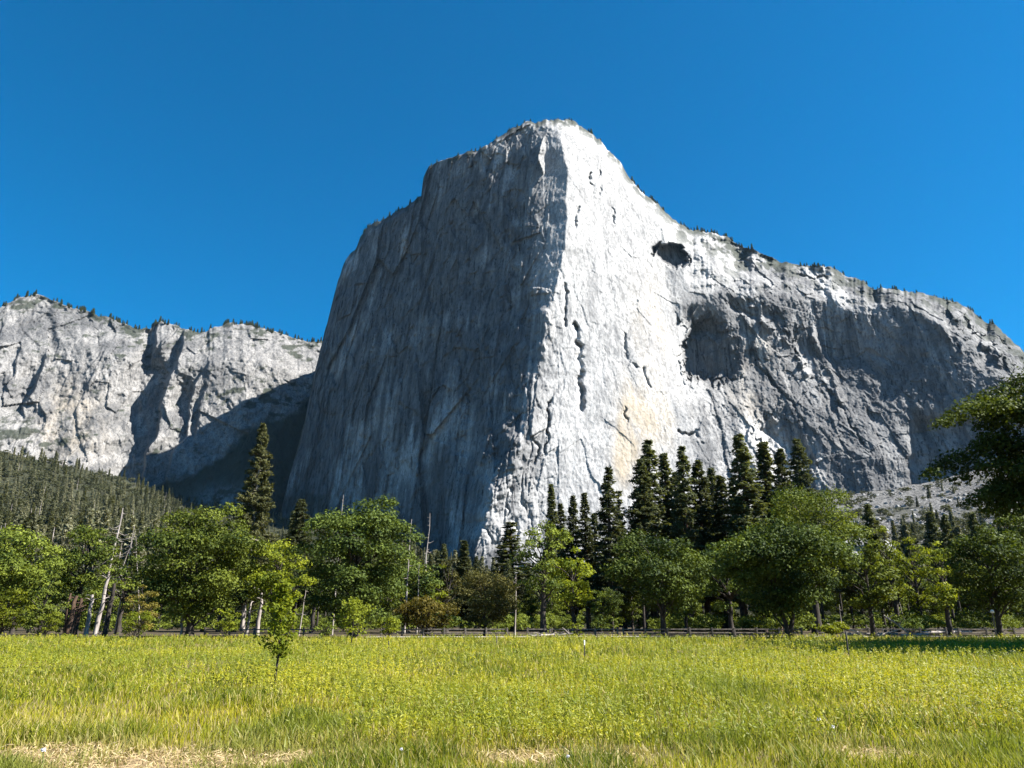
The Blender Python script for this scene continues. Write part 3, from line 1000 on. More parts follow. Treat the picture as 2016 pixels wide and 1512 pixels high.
def conifer_meshes(seed, H, Rad, cb, mat, bark=None, dens=1.0, tuft=.55, lean=0.0, trunk_r=None, taper=.85, ragged=.35, column=.0):
    rng = np.random.default_rng(seed)
    tr = trunk_r or (.010 * H + .06)
    n = 12
    t = np.linspace(0, 1, n)
    axis = np.stack([lean * H * t ** 1.3 + rng.normal(0, .0012 * H, n).cumsum(), rng.normal(0, .0012 * H, n).cumsum(), t * H], 1)
    axis[0] = (0, 0, -.3)
    T = Tubes()
    T.add(axis, tr * (1 - t) ** .8 + .02, 8)
    C, Nn, tint, Ls, Wd = [], [], [], [], []
    z = cb * H
    step = H / (86 * dens)
    while z < H * .995:
        f = (z / H - cb) / (1 - cb)
        env = Rad * (1 + .18 * sin(z * 2.1 + seed) + .12 * sin(z * .9)) * ((1 - f) ** taper * (1 - column) + column * np.clip((1 - f) * 4, 0, 1)) * (np.clip(f * 7 + .45, 0, 1))
        nb = rng.integers(6, 10)
        p0 = np.array([np.interp(z, axis[:, 2], axis[:, i]) for i in range(3)])
        for _ in range(nb):
            if rng.random() < ragged * .40:
                continue
            ln = env * (1 - ragged * rng.random() + .25 * ragged * rng.random()) + .22
            az = rng.random() * 2 * pi
            up = .45 * f - .28 + rng.normal(0, .12)
            d = np.array([cos(az), sin(az), up])
            sag = -.10 * ln * (1 - f)
            if ln > 1.2 and rng.random() < .55:
                T.add(curve(p0, p0 + d * ln * .92, (0, 0, sag), 4), np.linspace(.02 + .018 * ln, .01, 4), 4)
            m = max(5, int(ln * 7.5 / (tuft / .55)))
            s = (.22 + .78 * rng.random(m) ** .75)
            q = p0 + d * (s * ln)[:, None]
            q[:, 2] += sag * 4 * s * (1 - s) + .10 * rng.random(m)
            side = np.array([-sin(az), cos(az), 0])
            q += side * (rng.normal(0, .11, m) * ln * (1 - .5 * s))[:, None] + rng.normal(0, .07, (m, 3))
            rep = 3
            C.append(np.repeat(q, rep, 0) + rng.normal(0, tuft * .16, (m * rep, 3)))
            Nn.append(rng.normal(0, .7, (m * rep, 3)) + np.array([0, 0, .7]) + np.array([cos(az), sin(az), 0]) * .4)
            tint.append(np.clip(.4 + .25 * rng.normal(0, 1, m * rep), 0, 1))
            Ls.append(tuft * (.7 + .6 * rng.random(m * rep)))
        z += step * (.7 + .6 * rng.random())
    C, Nn, tint, Ls = map(np.concatenate, (C, Nn, tint, Ls))
    V, Q = leaf_quads(C, Nn, Ls, Ls * .36, rng)
    crown = np_mesh('crown', V, Q, None, [mat], {'tint': np.repeat(tint, 4)})
    return T.mesh('trunk', bark or M_pbark), crown


def snag_mesh(seed, H, r, lean=(0, 0), nb=16, blen=1.6, broken=.25):
    rng = np.random.default_rng(seed)
    T = Tubes()
    t = np.linspace(0, 1, 9)
    ax = np.stack([lean[0] * t + rng.normal(0, .004 * H, 9) * t, lean[1] * t + rng.normal(0, .004 * H, 9) * t, t * H], 1)
    ax[0, 2] = -.3
    T.add(ax, r * (1 - t * (1 - broken)), 8)
    for _ in range(nb):
        f = .35 + .62 * rng.random()
        p = np.array([np.interp(f * H, ax[:, 2], ax[:, i]) for i in range(3)])
        az = rng.random() * 2 * pi
        ln = blen * (1.15 - f) * (.5 + rng.random())
        e = p + np.array([cos(az) * ln, sin(az) * ln, ln * rng.normal(-.05, .3)])
        T.add(curve(p, e, (0, 0, -.12 * ln), 4, rng, .04), np.linspace(.045, .012, 4), 4)
    return T.mesh('snag', M_dead)


def top_height(py, Y):
    return CAMZ + float(ray(1008, py)[1]) * Y


def col_x(px, py, Y):
    return float(ray(px, py)[0]) * Y


def put_tree(name, label, cat, meshes, loc, rz=0.0, sc=None, group=None):
    o = thing(name, label, cat, loc, rz, sc, group)
    link('trunk', meshes[0], o)
    link('crown', meshes[1], o)
    return o


def copy_tree(src, loc, rz, sc, label=None, group=None):
    c = src.copy()
    COL.objects.link(c)
    c.location, c.rotation_euler = loc, (0, 0, rz)
    c.scale = (sc, sc, sc) if isinstance(sc, (int, float)) else sc
    if label: c['label'] = label
    if group: c['group'] = group
    for ch in src.children:
        d = ch.copy()
        COL.objects.link(d)
        d.parent = c
    return c


# --- oaks and other leafy trees standing along the far edge of the meadow
# (label, centre px, top px, width px, depth, crown base, material, options)
OAKS = [
    ('round dark green oak cut by the left edge of the photo', 22, 1040, 175, 84, .14, M_oak, dict(gaps=.0)),
    ('low bushy yellow-green oak at the foot of the leftmost oak', 12, 1165, 100, 78, .04, M_oaky, dict(nl=16)),
    ('rounded oak with a yellow top, left of the leaning bleached snag', 168, 1038, 112, 92, .22, M_oak, dict()),
    ('small olive oak between the leftmost oak and the red trunks', 90, 1130, 70, 80, .05, M_oak, dict(nl=18)),
    ('pale olive oak directly beneath the leaning bleached snags', 248, 1082, 88, 98, .30, M_oak, dict(nl=22, gaps=.2)),
    ('broad bright green oak in front of the tall lone pine', 392, 1010, 218, 82, .10, M_oak, dict(nl=46)),
    ('yellow-topped oak right behind the meadow sapling', 548, 1070, 128, 86, .32, M_oaky, dict(nl=28)),
    ('big domed dark oak left of the two thin bare snags', 704, 990, 212, 80, .07, M_oakd, dict(nl=52)),
    ('yellow-green tree wedged between the two thin bare snags', 845, 1095, 62, 104, .15, M_oaky, dict(nl=18)),
    ('tall loose olive tree right of the second thin snag', 880, 1100, 66, 112, .10, M_olive, dict(nl=20)),
    ('rust-tinged rounded small oak by the fence below the bare snags', 842, 1176, 108, 84, .12, M_rust, dict(nl=24)),
    ('wide feathery olive shrub-like tree before the foot of the prow', 955, 1130, 116, 90, .03, M_olive, dict(nl=34, leaf=.22)),
    ('open-crowned oak with gaps in front of the bright cliff', 1068, 1030, 112, 86, .38, M_oak, dict(gaps=.35, dens=.85)),
    ('pale leafy oak leaning against the open-crowned oak', 1128, 1080, 96, 88, .22, M_oaky, dict(nl=24, dens=.9)),
    ('wide domed dark oak with thick black trunk below the pine row', 1300, 1058, 182, 84, .28, M_oakd, dict(nl=42)),
    ('medium dark oak between the domed oak and the forked oak', 1432, 1066, 104, 92, .26, M_oakd, dict(nl=26)),
    ('large forked oak with a leaning double trunk at the meadow edge', 1540, 1040, 232, 74, .18, M_oakd, dict(nl=54, forks=[(-1.4, 0), (1.8, .3)])),
    ('tall airy oak with bare dark limbs behind the forked oak', 1590, 968, 206, 100, .40, M_oak, dict(gaps=.15, dens=.8)),
    ('pale grey-green oak with a stout straight trunk', 1705, 1075, 112, 80, .32, M_oak, dict(nl=26)),
    ('taller yellow oak rising behind the stout-trunked oak', 1752, 1043, 74, 104, .30, M_oaky, dict(nl=20)),
    ('bright yellow rounded oak in the middle of the right-hand grove', 1800, 1065, 76, 98, .30, M_oaky, dict(nl=22)),
    ('yellow-green oak with slim dark trunk left of the dark grove', 1852, 1065, 84, 90, .30, M_oaky, dict(nl=24)),
    ('dense shadowed oak with thick trunk near the right edge', 1946, 1045, 150, 78, .20, M_oakd, dict(nl=40)),
    ('dark oak standing behind the lamp post at the right edge', 2010, 1000, 150, 92, .20, M_oakd, dict(nl=36)),
]
for k, (label, px, pt, wpx, Y, cb, mat, opt) in enumerate(OAKS):
    H = top_height(pt, Y) * 1.09
    pm = pt + (1245 - pt) * .35
    X = col_x(px, pm, Y)
    opt.setdefault('leaf', .30)
    ms = oak_meshes(500 + k * 13, H, wpx / 2 * Y / FPX * 1.16, cb * .55, mat, **opt)
    put_tree('oak_tree', label, 'tree', ms, (X, Y, 0))

# the near oak whose boughs reach in from the right, and its neighbours that shade the meadow (partly out of frame)
def near_oak():
    Y = 57.0
    rng = np.random.default_rng(77)
    ox = 46.0
    L = []
    def add(px, py, r, dy=0.0):
        X, _, Z = at(px, py, Y + dy)
        L.append(np.array([X - ox, dy, Z, r]))
    for px, py, r in ((2005, 775, 1.5), (1965, 790, 1.3), (1930, 800, 1.2), (1900, 815, 1.1), (1875, 830, .9), (1855, 838, .7), (1990, 815, 1.3), (1950, 830, 1.0),
                      (2020, 840, 1.6), (1985, 880, 1.5), (1950, 885, 1.3), (1915, 900, 1.2), (1880, 912, 1.1), (1855, 925, .9), (1835, 938, .7), (1960, 925, 1.2), (1920, 930, 1.0),
                      (2010, 930, 1.5), (1890, 945, .7), (1960, 965, .9), (1930, 980, .8), (1985, 985, 1.2), (1905, 995, .6), (2015, 1000, 1.4), (2040, 760, 1.7)):
        add(px, py, r * 1.05, rng.normal(0, 1.2))
    for _ in range(34):
        add(rng.uniform(1945, 2065), rng.uniform(790, 1010), rng.uniform(.9, 1.4), rng.normal(0, 2))
    for _ in range(40):
        d = rng.normal(0, 1, 3); d /= np.linalg.norm(d)
        L.append(np.array([d[0] * 6.0 + 6.0, d[1] * 7.5, 12.5 + d[2] * 6, 1.9 + rng.random()]))
    ms = oak_meshes(77, 24, 9, .22, M_oakd, lobes=L, leaf=.27, dens=1.0, trunk_r=.75)
    put_tree('oak_tree', 'large dark oak reaching its boughs in from the right edge', 'tree', ms, (ox, Y, 0))


near_oak()
shade = oak_meshes(78, 21, 7.5, .2, M_oakd, nl=52, leaf=.6)
s0 = put_tree('oak_tree', 'oak of the grove beyond the right edge of the photo', 'tree', shade, (51, 50, 0), 1.0, (.95, .95, 1.45), 'oaks beyond the right edge')
copy_tree(s0, (62, 48, 0), 2.0, (.95, 1.1, 1.45))
copy_tree(s0, (54, 44, 0), 4.0, (.95, .8, 1.35))
copy_tree(s0, (46.5, 43.5, 0), 5.0, (.85, .9, 1.35))
copy_tree(s0, (40.5, 39.5, 0), 1.7, (.8, .9, 1.35))
copy_tree(s0, (66, 41, 0), 3.0, (1, 1.1, 1.4))

# --- conifers
PV = [conifer_meshes(900, 34, 3.0, .16, M_pine, dens=1.0), conifer_meshes(901, 34, 2.5, .20, M_pine, dens=.95, ragged=.45),
      conifer_meshes(902, 34, 3.6, .18, M_pine, dens=1.1, taper=.7), conifer_meshes(903, 30, 2.0, .34, M_pine, dens=.6, ragged=.85),
      conifer_meshes(904, 32, 2.9, .10, M_pine, dens=1.1, taper=1.0, ragged=.2)]
PV_H = [34, 34, 34, 30, 32]
PV_W = [3.0, 2.5, 3.6, 2.0, 2.9]
big = conifer_meshes(910, 37, 5.4, .14, M_pinel, dens=1.4, taper=.75, ragged=.4, tuft=.5, bark=M_dead)
put_tree('pine_tree', 'tall lone grey-green pine rising behind the left oaks', 'tree', big,
         (col_x(511, 900, 122), 122, 0), 0, top_height(834, 122) / 37)
PINES = [
    (590, 982, 150, 2, 46, 'short pine just right of the tall lone pine'),
    (574, 1006, 160, 1, 30, 'thin grey pine between the lone pine and the short pine'),
    (912, 1064, 130, 4, 42, 'slim conical pine against the foot of the shaded face'),
    (985, 1072, 140, 3, 40, 'ragged dark pine at the foot of the sunlit prow'),
    (1008, 1028, 135, 3, 58, 'sparse pine with a bare upper stem left of the open-crowned oak'),
    (1090, 953, 128, 4, 46, 'narrow pointed fir, leftmost of the dark row before the bright cliff'),
    (1108, 992, 140, 1, 34, 'short thin fir tucked behind the leftmost pointed fir'),
    (1127, 974, 132, 0, 44, 'dark fir, third from left in the row before the bright cliff'),
    (1153, 970, 126, 1, 38, 'slim pine with clear gap on its right, fourth of the dark row'),
    (1193, 918, 122, 0, 62, 'tall isolated pine standing between two gaps of bright cliff'),
    (1221, 966, 130, 3, 30, 'very thin sparse pine right of the isolated tall pine'),
    (1258, 905, 128, 2, 60, 'bushy dark pine at the left end of the dense pine block'),
    (1274, 863, 132, 0, 66, 'highest pine at the left of the dense pine block'),
    (1311, 893, 136, 1, 50, 'dark pine right of the highest pine in the block'),
    (1341, 876, 128, 0, 58, 'pointed pine in the middle of the dense pine block'),
    (1375, 905, 134, 2, 60, 'broad dark pine above the right shoulder of the domed oak'),
    (1412, 938, 130, 1, 54, 'lower pine in the dip before the right-hand pine pair'),
    (1446, 940, 126, 3, 46, 'thin ragged pine just left of the right-hand pine pair'),
    (1470, 852, 122, 0, 70, 'tallest pine of the right-hand pair above the forked oak'),
    (1500, 872, 130, 1, 60, 'pine joined to the tallest one above the forked oak'),
    (1528, 884, 126, 2, 64, 'rounded dark pine at the right end of the pine row'),
    (1578, 862, 190, 2, 64, 'paler solitary pine against the blue shaded wall'),
    (1788, 1034, 260, 2, 46, 'greyish pine on the slope above the yellow oaks'),
    (1833, 1008, 300, 4, 44, 'darker pine on the talus left of the overhanging oak'),
    (398, 1004, 210, 4, 20, 'tiny pine tip poking over the broad bright oak'),
    (1172, 1010, 150, 1, 36, 'half-hidden pine low between the fourth pine and the isolated pine'),
    (1395, 920, 150, 0, 50, 'hazy pine seen behind the dip of the pine block'),
    (1325, 930, 150, 2, 56, 'background pine filling the middle of the pine block'),
]
src = {}
pr = np.random.default_rng(31)
for (px, pt, Y, v, wpx, label) in PINES:
    H = top_height(pt, Y)
    X = col_x(px, pt + 40, Y)
    sz = H / PV_H[v]
    sxy = pr.uniform(1.35, 2.0) * (wpx / 2 * Y / FPX) / PV_W[v]
    loc, rz = (X, Y, 0), (px * 7.31) % 6.28
    if v not in src:
        src[v] = put_tree('pine_tree', label, 'tree', PV[v], loc, rz, (sxy, sxy, sz))
    else:
        t_ = copy_tree(src[v], loc, rz, (sxy, sxy, sz), label)
        t_.rotation_euler = (pr.normal(0, .012), pr.normal(0, .012), rz)

# --- dense wood behind the fence: slim conifers and leafy trees that fill the shade between the front trees
rng = np.random.default_rng(99)
fill_c = conifer_meshes(950, 20, 2.4, .42, M_pine, dens=.75, ragged=.5, tuft=.6, bark=M_bark)
fill_o = [oak_meshes(960, 13, 4.2, .30, M_oakd, leaf=.42, dens=.8), oak_meshes(961, 12, 4.0, .12, M_oak, leaf=.42, dens=.8)]
fc = fo = None
for i, px in enumerate(np.linspace(-30, 2040, 74)):
    px = px + rng.normal(0, 9)
    Y = rng.uniform(112, 175)
    X = col_x(px, 1200, Y)
    sc = rng.uniform(.62, .95) * (.8 if px < 1150 else 1.0)
    lab = 'slim dark pine trunk in the shaded wood behind the fence'
    if fc is None:
        fc = put_tree('pine_tree', lab, 'tree', fill_c, (X, Y, 0), 0, sc, 'slim pines in the wood behind the fence')
    else:
        copy_tree(fc, (X, Y, 0), rng.random() * 6.28, sc)
fos = [None, None]
for i, px in enumerate(np.linspace(-20, 2030, 96)):
    Y = rng.uniform(100, 185)
    px = px + rng.normal(0, 14)
    if 1000 < px < 1290 or 900 < px < 960:
        sc = rng.uniform(.45, .6)
    else:
        sc = rng.uniform(.65, .9)
    X = col_x(px, 1200, Y)
    v = int(rng.integers(2))
    lab = ('dark leafy tree filling the wood behind the front oaks', 'low green leafy tree filling the wood behind the front oaks')[v]
    if fos[v] is None:
        fos[v] = put_tree('leafy_tree', lab, 'tree', fill_o[v], (X, Y, 0), 0, sc, 'leafy trees in the wood behind the front oaks')
    else:
        copy_tree(fos[v], (X, Y, 0), rng.random() * 6.28, sc)

UNDER = []
for i in range(420):
    Y = rng.uniform(93, 180)
    px = rng.uniform(-20, 2030)
    UNDER.append((px, Y, rng.random() * 6.28, rng.uniform(.25, .6)))

# --- snags
for (px, pt, Y, lean, r, nb, bl, label) in (
        (216, 1000, 96, (1.0, 0), .22, 22, 2.6, 'leaning bleached snag with curved twigs above the left oaks'),
        (246, 1035, 98, (.5, 0), .13, 18, 2.2, 'shorter upright bleached snag right of the leaning one'),
        (232, 1045, 99, (2.6, 0), .09, 16, 1.6, 'thin snag slanting steeply across the leaning one'),
        (272, 1055, 100, (-2.2, 0), .09, 10, 1.5, 'dark broken snag crossing behind the upright bleached snag'),
        (665, 974, 95, (.2, 0), .11, 8, 1.2, 'white snag tip poking above the big domed oak'),
        (803, 1022, 100, (.3, 0), .15, 12, 1.5, 'thin bare snag right beside the big domed oak'),
        (838, 1010, 104, (.7, 0), .14, 20, 1.5, 'second thin bare snag with stubby twigs over the yellow tree'),
        (823, 1110, 100, (0, 0), .11, 6, 1.0, 'short pale snag between the two tall thin snags'),
        (596, 1158, 88, (.4, 0), .09, 5, 1.0, 'slender pale dead stem right of the meadow sapling'),
        (1015, 1130, 92, (.2, 0), .13, 8, 1.2, 'pale dead trunk left of the open-crowned oak'),
        (1655, 1190, 96, (0, 0), .10, 4, .8, 'thin white dead stem beside the stout-trunked oak'),
        (1778, 1185, 100, (-.5, 0), .13, 4, .8, 'white leaning dead stem under the yellow oaks')):
    H = top_height(pt, Y)
    X = col_x(px, (pt + 1240) / 2, Y)
    o = link('snag', snag_mesh(int(px), H, r, lean, nb, bl), None, (X - lean[0] * .5, Y, 0))
    tag(o, label, 'dead tree')

# thick reddish and pale trunks under the left oaks
for (px, pt, Y, r, m, lean, label) in (
        (134, 1185, 84, .22, M_pbark, 0, 'pale reddish trunk, leftmost under the yellow-topped oak'),
        (149, 1190, 84, .42, M_pbark, .5, 'thick red-brown leaning trunk under the yellow-topped oak'),
        (159, 1195, 85, .36, M_pbark, .2, 'reddish trunk squeezed beside the thick leaning one'),
        (179, 1188, 84, .34, M_dead, .1, 'pale bleached trunk right of the black oak trunk'),
        (208, 1150, 88, .34, M_dead, .7, 'broad grey bleached trunk below the leaning snag'),
        (222, 1165, 87, .40, M_bark, .5, 'dark grey trunk pressed against the broad bleached one'),
        (362, 1212, 84, .20, M_dead, .0, 'short pale trunk under the broad bright oak'),
        (495, 1195, 90, .22, M_dead, .3, 'pale slanting trunk left of the meadow sapling'),
        (515, 1175, 92, .34, M_dead, .2, 'wide pale trunk in the shade behind the meadow sapling')):
    T = Tubes()
    H = top_height(pt, Y) + 1.0
    n = 7
    t = np.linspace(0, 1, n)
    rr = np.random.default_rng(int(px))
    T.add(np.stack([lean * t * .6 + rr.normal(0, .05, n), rr.normal(0, .05, n), t * H - .1], 1), r * .6 * (1.25 - .5 * t), 9)
    for _ in range(4):
        f = rr.uniform(.5, .95); az = rr.random() * 6.28
        p = np.array([lean * f * .6, 0, f * H])
        T.add(curve(p, p + np.array([cos(az), sin(az), .3]) * rr.uniform(.6, 1.4), (0, 0, .1), 4), np.linspace(.07, .02, 4), 5)
    o = link('tree_trunk', T.mesh('tree_trunk', m), None, (col_x(px, 1200, Y) - lean, Y, 0))
    tag(o, label, 'tree trunk')


# --- saplings and shrubs in the meadow
def sapling(label, px, pt, Y, wpx, seed, mat, nleaf=1500, leaf=.12, cb=.22):
    rr = np.random.default_rng(seed)
    H = top_height(pt, Y)
    W = wpx / 2 * Y / FPX
    T = Tubes()
    n = 8
    t = np.linspace(0, 1, n)
    ax = np.stack([rr.normal(0, .02, n).cumsum(), rr.normal(0, .02, n).cumsum(), t * H * .97], 1)
    T.add(ax, .035 * H / 3 * (1 - .85 * t) + .006, 7)
    C, Nn = [], []
    for k in range(34):
        f = cb + (1 - cb) * (k / 34) ** .9
        p = np.array([np.interp(f * H, ax[:, 2], ax[:, i]) for i in range(3)])
        env = W * np.clip(sin(pi * min(1, (f - cb) / (1 - cb) * .80 + .20)) ** .7, .12, 1)
        az = k * 2.4 + rr.normal(0, .3)
        ln = env * rr.uniform(.55, 1.1)
        e = p + np.array([cos(az) * ln, sin(az) * ln, ln * rr.uniform(.1, .6)])
        T.add(curve(p, e, (0, 0, .05 * ln), 4), np.linspace(.012, .004, 4), 4)
        m = nleaf // 34
        s = rr.uniform(.25, 1.05, m)[:, None]
        C.append(p + (e - p) * s + rr.normal(0, .06 + .05 * W, (m, 3)))
        Nn.append(rr.normal(0, .6, (m, 3)) + np.array([.2, -.2, .6]))
    C, Nn = np.concatenate(C), np.concatenate(Nn)
    L = leaf * rr.uniform(.6, 1.3, len(C))
    V, Q = leaf_quads(C, Nn, L, L * .65, rr)
    crown = np_mesh('crown', V, Q, None, [mat], {'tint': np.repeat(np.clip(rr.normal(.5, .25, len(C)), 0, 1), 4)})
    o = put_tree('sapling', label, 'sapling', (T.mesh('trunk', M_bark), crown), (col_x(px, 1250, Y), Y, 0))
    return o


sapling('slender bright yellow-green sapling standing alone in the left meadow', 548, 1146, ground_y(1348), 66, 11, M_sap, 1300, .13, .26)
sapling('small thin sapling in front of the big domed oak', 692, 1182, ground_y(1276), 70, 12, M_oaky, 1200, .17, .3)


def shrub(label, px, pt, Y, wpx, seed, mat, leaf=.16, nl=14):
    H = top_height(pt, Y)
    ms = oak_meshes(seed, H, wpx / 2 * Y / FPX, .02, mat, nl=nl, leaf=leaf, dens=.9, trunk_r=.05)
    put_tree('shrub', label, 'shrub', ms, (col_x(px, 1230, Y), Y, 0))


shrub('small gold-tipped maple shrub at the meadow edge, left of the broad oak', 276, 1146, 66, 74, 21, M_rust, .16, 20)
shrub('bright low yellow shrub beneath the rust-leaved maple shrub', 268, 1198, 64, 62, 22, M_sap, .14, 14)
shrub('light green shrub under the right half of the broad bright oak', 448, 1192, 76, 60, 23, M_oaky, .2, 14)
shrub('low light shrub at the right foot of the big domed oak', 765, 1208, 76, 62, 24, M_oaky, .2, 14)
shrub('low dark green shrub at the left foot of the big domed oak', 640, 1222, 74, 52, 25, M_oak, .18, 12)
shrub('low green shrub behind the two meadow log pieces', 1135, 1222, 77, 26, 26, M_oaky, .16, 9)
shrub('bright leafy shrub at the fence right of the forked oak', 1635, 1222, 78, 70, 27, M_oaky, .2, 13)
shrub('low yellow shrub between trunks left of the meadow sapling', 92, 1200, 76, 60, 28, M_oaky, .18, 13)
shrub('dark mounded shrub among the fallen logs at right', 1788, 1212, 88, 62, 29, M_oakd, .2, 13)

# --- rail fence: posts with rails, in four runs
def fence_run(label, p0, p1, n, z=.82, mat=M_rail):
    p0, p1 = np.array(p0, float), np.array(p1, float)
    o = thing('rail_fence', label, 'fence', (p0[0], p0[1], 0))
    d = p1 - p0
    ln = np.hypot(*d)
    rz = atan2(d[1], d[0])
    post = None
    rr = np.random.default_rng(n)
    def boxm(name, sx, sy, sz, bev):
        import bmesh
        bm = bmesh.new()
        bmesh.ops.create_cube(bm, size=1)
        for v in bm.verts:
            v.co = (v.co.x * sx, v.co.y * sy, (v.co.z + .5) * sz)
        bmesh.ops.bevel(bm, geom=bm.edges[:], offset=bev, segments=1, affect='EDGES')
        me = bpy.data.meshes.new(name); bm.to_mesh(me); bm.free()
        me.materials.append(mat)
        return me
    pm = boxm('post', .17, .17, z + .1, .02)
    step = ln / n
    rm = boxm('rail', step - .175, .08, .11, .02)
    for i in range(n + 1):
        q = d / ln * step * i
        link('post', pm, o, (q[0], q[1], 0), rz + rr.normal(0, .1))
        if i < n:
            c = d / ln * step * (i + .5)
            link('rail', rm, o, (c[0], c[1], z - .12), rz)
            link('rail', rm, o, (c[0], c[1], z - .48), rz)
    return o


fence_run('rail fence in front of the rust-tinged oak and dark shrub tree', (-13.5, 82.5), (-.5, 83), 6)
fence_run('rail fence below the open-crowned oak', (1.6, 83), (11, 83.5), 4)
fence_run('longest rail fence run passing under the domed oak', (11.6, 83.5), (30, 83.0), 8)
fence_run('rail fence behind the fallen logs below the yellow oaks', (32, 84), (45, 83), 5)
fence_run('rail fence at the right edge near the lamp post', (46, 82.5), (60, 82), 5)
fence_run('low rail fence in the shade under the left oaks', (-32, 83.5), (-19, 83), 5, .8)


# --- fallen logs
def log(label, px, py, Y, length, r, rz, tilt, seed, twigs=3):
    rr = np.random.default_rng(seed)
    T = Tubes()
    n = 7
    t = np.linspace(-.5, .5, n)
    pts = np.stack([t * length * cos(tilt), rr.normal(0, .06, n), t * length * sin(tilt) + abs(sin(tilt)) * length / 2 + r], 1)
    T.add(pts, r * (1 - .35 * (t + .5)), 7)
    for _ in range(twigs):
        i = rr.integers(1, n - 1)
        az = rr.random() * 6.28
        T.add(curve(pts[i], pts[i] + np.array([cos(az), sin(az) * .5, rr.uniform(.1, .7)]) * rr.uniform(.4, 1.1), (0, 0, .05), 4), np.linspace(.05, .015, 4), 5)
    o = link('fallen_log', T.mesh('fallen_log', M_dead), None, (col_x(px, py, Y), Y, .1), rz)
    tag(o, label, 'log')


log('pale fallen log piece lying at the meadow edge below the open-crowned oak', 1068, 1240, 76, 2.3, .16, .3, .03, 1)
log('thinner bleached branch right of the pale log at the meadow edge', 1102, 1240, 76.5, 2.6, .10, -.2, .10, 2, 5)
log('long bleached log slanting down beside the stout-trunked oak', 1670, 1235, 80, 4.5, .15, .15, -.22, 3)
log('grey log lying flat in front of the stout-trunked oak', 1715, 1238, 80.5, 5.0, .16, -.1, .02, 4)
log('twiggy bleached branch heap piece right of the flat grey log', 1745, 1238, 79.5, 3.2, .11, .5, .15, 5, 8)
log('steep slanting bleached limb leaning over the log heap', 1768, 1226, 80.5, 3.4, .10, .1, -.6, 6, 3)
log('short pale log at the right end of the log heap', 1800, 1240, 79, 2.6, .14, -.3, .05, 7)
log('far pale log lying in the wood right of the log heap', 1860, 1236, 90, 6.0, .2, .05, .02, 8)
log('long pale log lying deep in the wood near the lamp post', 1900, 1222, 105, 8.0, .24, -.05, .03, 9)


# --- stakes and post
def stake(label, px, py0, py1, r, m_top, m):
    Y = ground_y(py1 + 8)
    H = top_height(py0, Y)
    o = thing('stake', label, 'stake', (col_x(px, py1, Y), Y, 0))
    T = Tubes(); T.add([(0, 0, -.1), (0, 0, H * .72)], [r, r], 6)
    link('shaft', T.mesh('shaft', m), o)
    T = Tubes(); T.add([(0, 0, H * .72), (0, 0, H * .98), (0, 0, H)], [r * 1.15, r * 1.1, r * .3], 6)
    link('tip', T.mesh('tip', m_top), o)


M_paint = plain_mat('white_paint', (.60, .60, .58), (.75, .75, .73), 6, .6)
M_iron = plain_mat('dark_iron', (.03, .03, .03), (.06, .055, .05), 8, .7)
stake('white-topped dark stake in the middle of the meadow', 1151, 1260, 1288, .026, M_paint, M_iron)
stake('thin dark post crossing the shadow band at the right of the meadow', 1671, 1243, 1292, .035, M_iron, M_iron)
stake('short weathered stake at the meadow edge below the feathery tree', 978, 1252, 1268, .032, M_rail, M_rail)
stake('short dark stake in the meadow right of the domed oak', 765, 1262, 1275, .03, M_iron, M_iron)
o = thing('lamp_post', 'slim pale post with a small round head before the dark right grove', 'post', (col_x(1957, 1225, 76), 76, 0))
T = Tubes(); T.add([(0, 0, -.1), (0, 0, 2.3)], [.07, .06], 8); link('pole', T.mesh('pole', M_rail), o)
T = Tubes(); T.add([(0, 0, 2.3), (0, 0, 2.36), (0, 0, 2.5), (0, 0, 2.6), (0, 0, 2.63)], [.05, .16, .18, .11, .01], 10); link('head', T.mesh('head', M_paint), o)

# --- white irises in the near grass
M_petal = plain_mat('white_petal', (.38, .38, .42), (.50, .50, .52), 30, .6)
M_stem = plain_mat('green_stem', (.06, .09, .02), (.12, .16, .04), 20, .6)


def iris(label, px, py, size, H):
    Y = (CAMZ - H) / -float(ray(px, py)[1])
    rr = np.random.default_rng(int(px))
    o = thing('white_iris', label, 'flower', (col_x(px, py, Y), Y, 0))
    T = Tubes()
    T.add(curve((0, 0, -.03), (0, 0, H), (.02, 0, 0), 5), np.linspace(.007, .004, 5), 5)
    link('stem', T.mesh('stem', M_stem), o)
    C, Nn = [], []
    for k in range(9):
        a = k * 2.4
        up = .5 if k < 5 else 1.0
        C.append((cos(a) * size * .4, sin(a) * size * .4, H + size * (.1 + .35 * (k >= 5))))
        Nn.append((cos(a) * up, sin(a) * up, .7))
    V, Q = leaf_quads(np.array(C), np.array(Nn), size * 1.1, size * .6, rr)
    link('blossom', np_mesh('blossom', V, Q, None, [M_petal]), o)


iris('white iris in the bottom left grass beside the bare straw patch', 85, 1478, .045, .30)
iris('white iris nearest the bottom centre of the meadow', 790, 1476, .032, .27)
iris('white iris low in the grass right of the bottom centre', 1118, 1490, .032, .27)
iris('taller white iris in the right-hand foreground grass', 1612, 1418, .05, .34)
iris('smaller white iris just right of the taller one', 1640, 1432, .04, .30)

# --- boulders
def boulder(seed, r):
    rr = np.random.default_rng(seed)
    import bmesh
    bm = bmesh.new()
    bmesh.ops.create_icosphere(bm, subdivisions=3, radius=1)
    co = np.array([v.co for v in bm.verts])
    for _ in range(14):
        d = rr.normal(0, 1, 3); d /= np.linalg.norm(d)
        k = co @ d
        co = co - np.outer(np.clip(k - rr.uniform(.5, .8), 0, None), d)
    for v, c in zip(bm.verts, co):
        v.co = Vector(c) * r
    me = bpy.data.meshes.new('boulder'); bm.to_mesh(me); bm.free()
    me.materials.append(M_scree)
    return me


